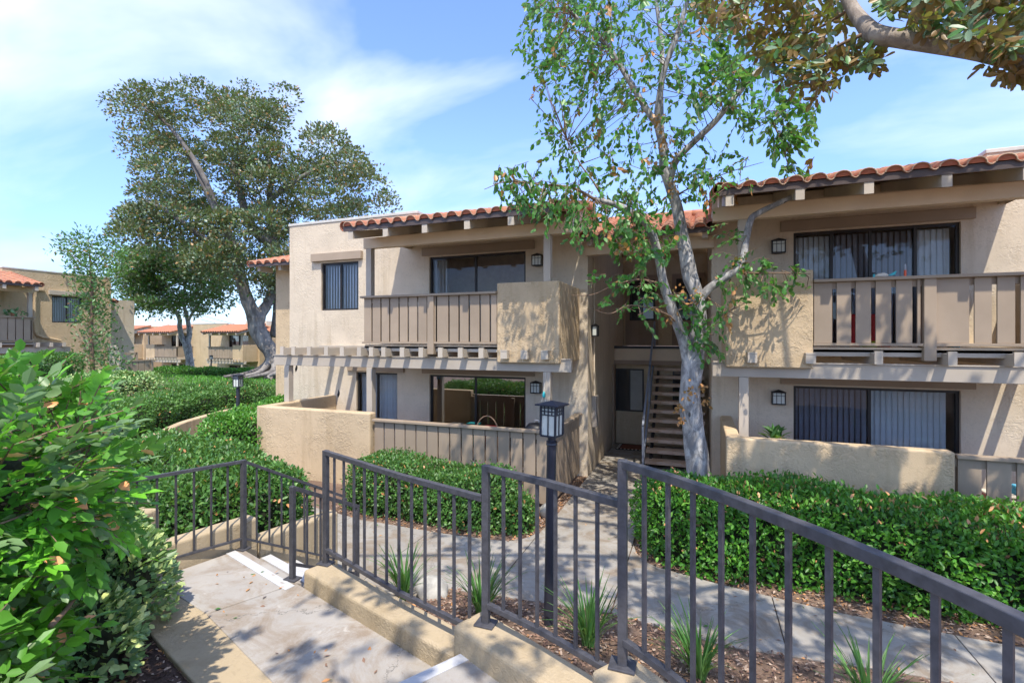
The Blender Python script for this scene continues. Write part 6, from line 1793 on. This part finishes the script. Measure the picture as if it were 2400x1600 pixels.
# second tree: dense round crown
F2 = 34.0
bt = at(440, 862, F2)
t2 = thing("forked_tree", "round dense tree with a forked pale trunk in front of the background wings", "tree", (bt.x, bt.y, ground_h(bt.x, bt.y)))
off = t2.location.copy(); g = lambda l: [at(u, v, F2 + d) for u, v, d in l]
m_ = MB(); b0 = at(448, 900, F2); b0.z = t2.location.z - .3
limb(m_, [b0, *g([(446, 860, 0), (442, 830, 0), (438, 806, 0)])], [.34, .26, .24, .26], off, 12, .15); m_.obj("trunk", M['barkA'], t2, smooth=True)
for pts, rad in (([(438, 810, 0), (427, 792, 0), (421, 765, -.3), (418, 740, -.5), (380, 690, -1), (330, 650, -1)], [.20, .17, .15, .13, .09, .05]), ([(439, 808, 0), (444, 785, .2), (441, 755, .3), (430, 700, .5), (440, 640, .5)], [.18, .16, .14, .10, .05]), ([(441, 750, .3), (480, 690, .5), (520, 660, .5)], [.10, .08, .04])):
    m_ = MB(); limb(m_, g(pts), rad, off, 8, .12); m_.obj("limb", M['barkA'], t2, smooth=True)
boughs(t2, [([(280, 680), (290, 625), (325, 598), (355, 590), (400, 602), (500, 602), (550, 650), (544, 700), (480, 730), (425, 740), (391, 742), (310, 740), (288, 710)], 95)], F2 - 3.2, F2 + 2.8, (1.15, 1.15, .75), 260, .22, [L['hedge'][0], L['ficus'][0], L['ficus'][1], L['ficus'][2]], [4, 4, 2.5, 1])
# young slender tree before the left building
F3 = 21.5
bt = at(216, 885, F3)
t3 = thing("young_tree", "slender young tree with sparse leaves in front of the building at the left edge", "tree", (bt.x, bt.y, ground_h(bt.x, bt.y)))
off = t3.location.copy(); g = lambda l: [at(u, v, F3 + d) for u, v, d in l]
m_ = MB(); b0 = at(217, 900, F3); b0.z = t3.location.z - .2
limb(m_, [b0, *g([(216, 850, 0), (214, 780, 0), (216, 700, 0), (213, 630, 0), (206, 560, 0)])], [.10, .09, .075, .06, .045, .015], off, 8, .1); m_.obj("trunk", M['twig'], t3, smooth=True)
for pts in ([(214, 640, 0), (170, 600, -.3), (130, 578, -.4)], [(213, 620, 0), (250, 590, .2), (285, 595, .3)], [(215, 690, 0), (250, 660, -.3), (265, 650, -.3)], [(214, 760, 0), (190, 740, -.2), (185, 720, -.2)], [(215, 720, 0), (240, 740, 0), (250, 770, 0)]):
    m_ = MB(); limb(m_, g(pts), [.03, .02, .006], off, 5, .1); m_.obj("limb", M['twig'], t3, smooth=True)
crown(t3, [([(115, 578), (165, 552), (210, 548), (248, 562), (290, 592), (278, 600), (230, 590), (150, 600)], 40), ([(160, 600), (275, 600), (280, 640), (250, 670), (180, 660)], 40), ([(175, 660), (270, 680), (250, 770), (185, 745)], 44), ([(180, 760), (265, 770), (250, 800), (200, 800)], 8)], F3 - 1.0, F3 + .9, 0, 24, (.22, .22, .18), .165, L['mid'], [4, 3, 2, .5], tmpl=LEAF4, wide=.8)
crown(t3, [([(190, 815), (270, 800), (285, 860), (240, 905), (200, 870)], 40)], F3 - .7, F3 + .8, 0, 22, (.22, .22, .18), .14, L['mid'], [3, 3, 3, .2])
# potted plant on the right patio wall side and a plant on the far balcony rail
p = at_y(1817, 1015, 8.6)
t = thing("potted_plant", "spiky potted plant showing above the shaded patio wall", "potted plant", (p.x, 8.6, .9))
m_ = MB(); m_.tube([(0, 0, .0), (0, 0, .3), (0, 0, .33)], [.10, .14, .15], 14); m_.obj("pot", M['terra_pot'], t)
m_ = MB(); m_.box(-.18, .18, -.18, .18, -.9, -.002); m_.obj("stand", M['door'], t)
n = 46; P = np.tile([p.x, 8.6, 1.32], (n, 1)) + rng.normal(size=(n, 3)) * np.array([.05, .05, .05]); D = rnd_dirs(n) + np.array([0, 0, .55])
leaf_cloud(t, P, D, np.tile([0, 0, 1.0], (n, 1)) + rnd_dirs(n) * .3, rng.uniform(.12, .24, n), LEAFN, L['blade'], pick(n, [3, 3, 4, .2]), 30)
pb = Vector((-25.95, 11.35, 3.8))
t = thing("potted_plant", "small trailing plant on the balcony rail at the left edge", "potted plant", pb)
n = 60; P = np.tile(tuple(pb + Vector((0, 0, .12))), (n, 1)) + rng.normal(size=(n, 3)) * np.array([.1, .2, .1])
leaf_cloud(t, P, rnd_dirs(n) + np.array([0, 0, .2]), rnd_dirs(n) + np.array([0, 0, .6]), rng.uniform(.10, .2, n), LEAF4, L['mid'], pick(n, [3, 2, 3, .1]), 0)
m_ = MB(); m_.tube([(0, 0, -.055), (0, 0, .08)], [.06, .09], 10); m_.obj("pot", M['terra_pot'], t)
# grass blades on the lawn
n = 9000; xs_ = rng.uniform(-30, -15.3, n); ys_ = rng.uniform(14.6, 30, n)
k = np.array([lawn_in(x, y) for x, y in zip(xs_, ys_)]); xs_, ys_ = xs_[k], ys_[k]; n = len(xs_)
P = np.stack([xs_, ys_, np.array([ground_h(x, y) + .02 for x, y in zip(xs_, ys_)])], 1)
T, F_ = LEAFN; D = np.tile([0, 0, 1.0], (n, 1)) + rng.normal(size=(n, 3)) * .4; N = rng.normal(size=(n, 3)); x, y, z = basis(D, N); sz = rng.uniform(.07, .15, n)
Vv = P[:, None, :] + sz[:, None, None] * (T[None, :, 0:1] * 1.5 * x[:, None, :] + T[None, :, 1:2] * y[:, None, :] + T[None, :, 2:3] * z[:, None, :])
me = np_mesh("grass", Vv.reshape(-1, 3), (np.arange(n)[:, None] * 6 + np.concatenate([np.array(f) for f in F_])[None, :]).ravel(), np.tile([4, 4], n), [L['bright'][0], L['bright'][2]], np.repeat(pick(n, [2, 1]), 2))
o = put(me, "grass", None, (0, 0, 0)); o["kind"] = "stuff"; o["label"] = "short lawn grass around the big ficus"
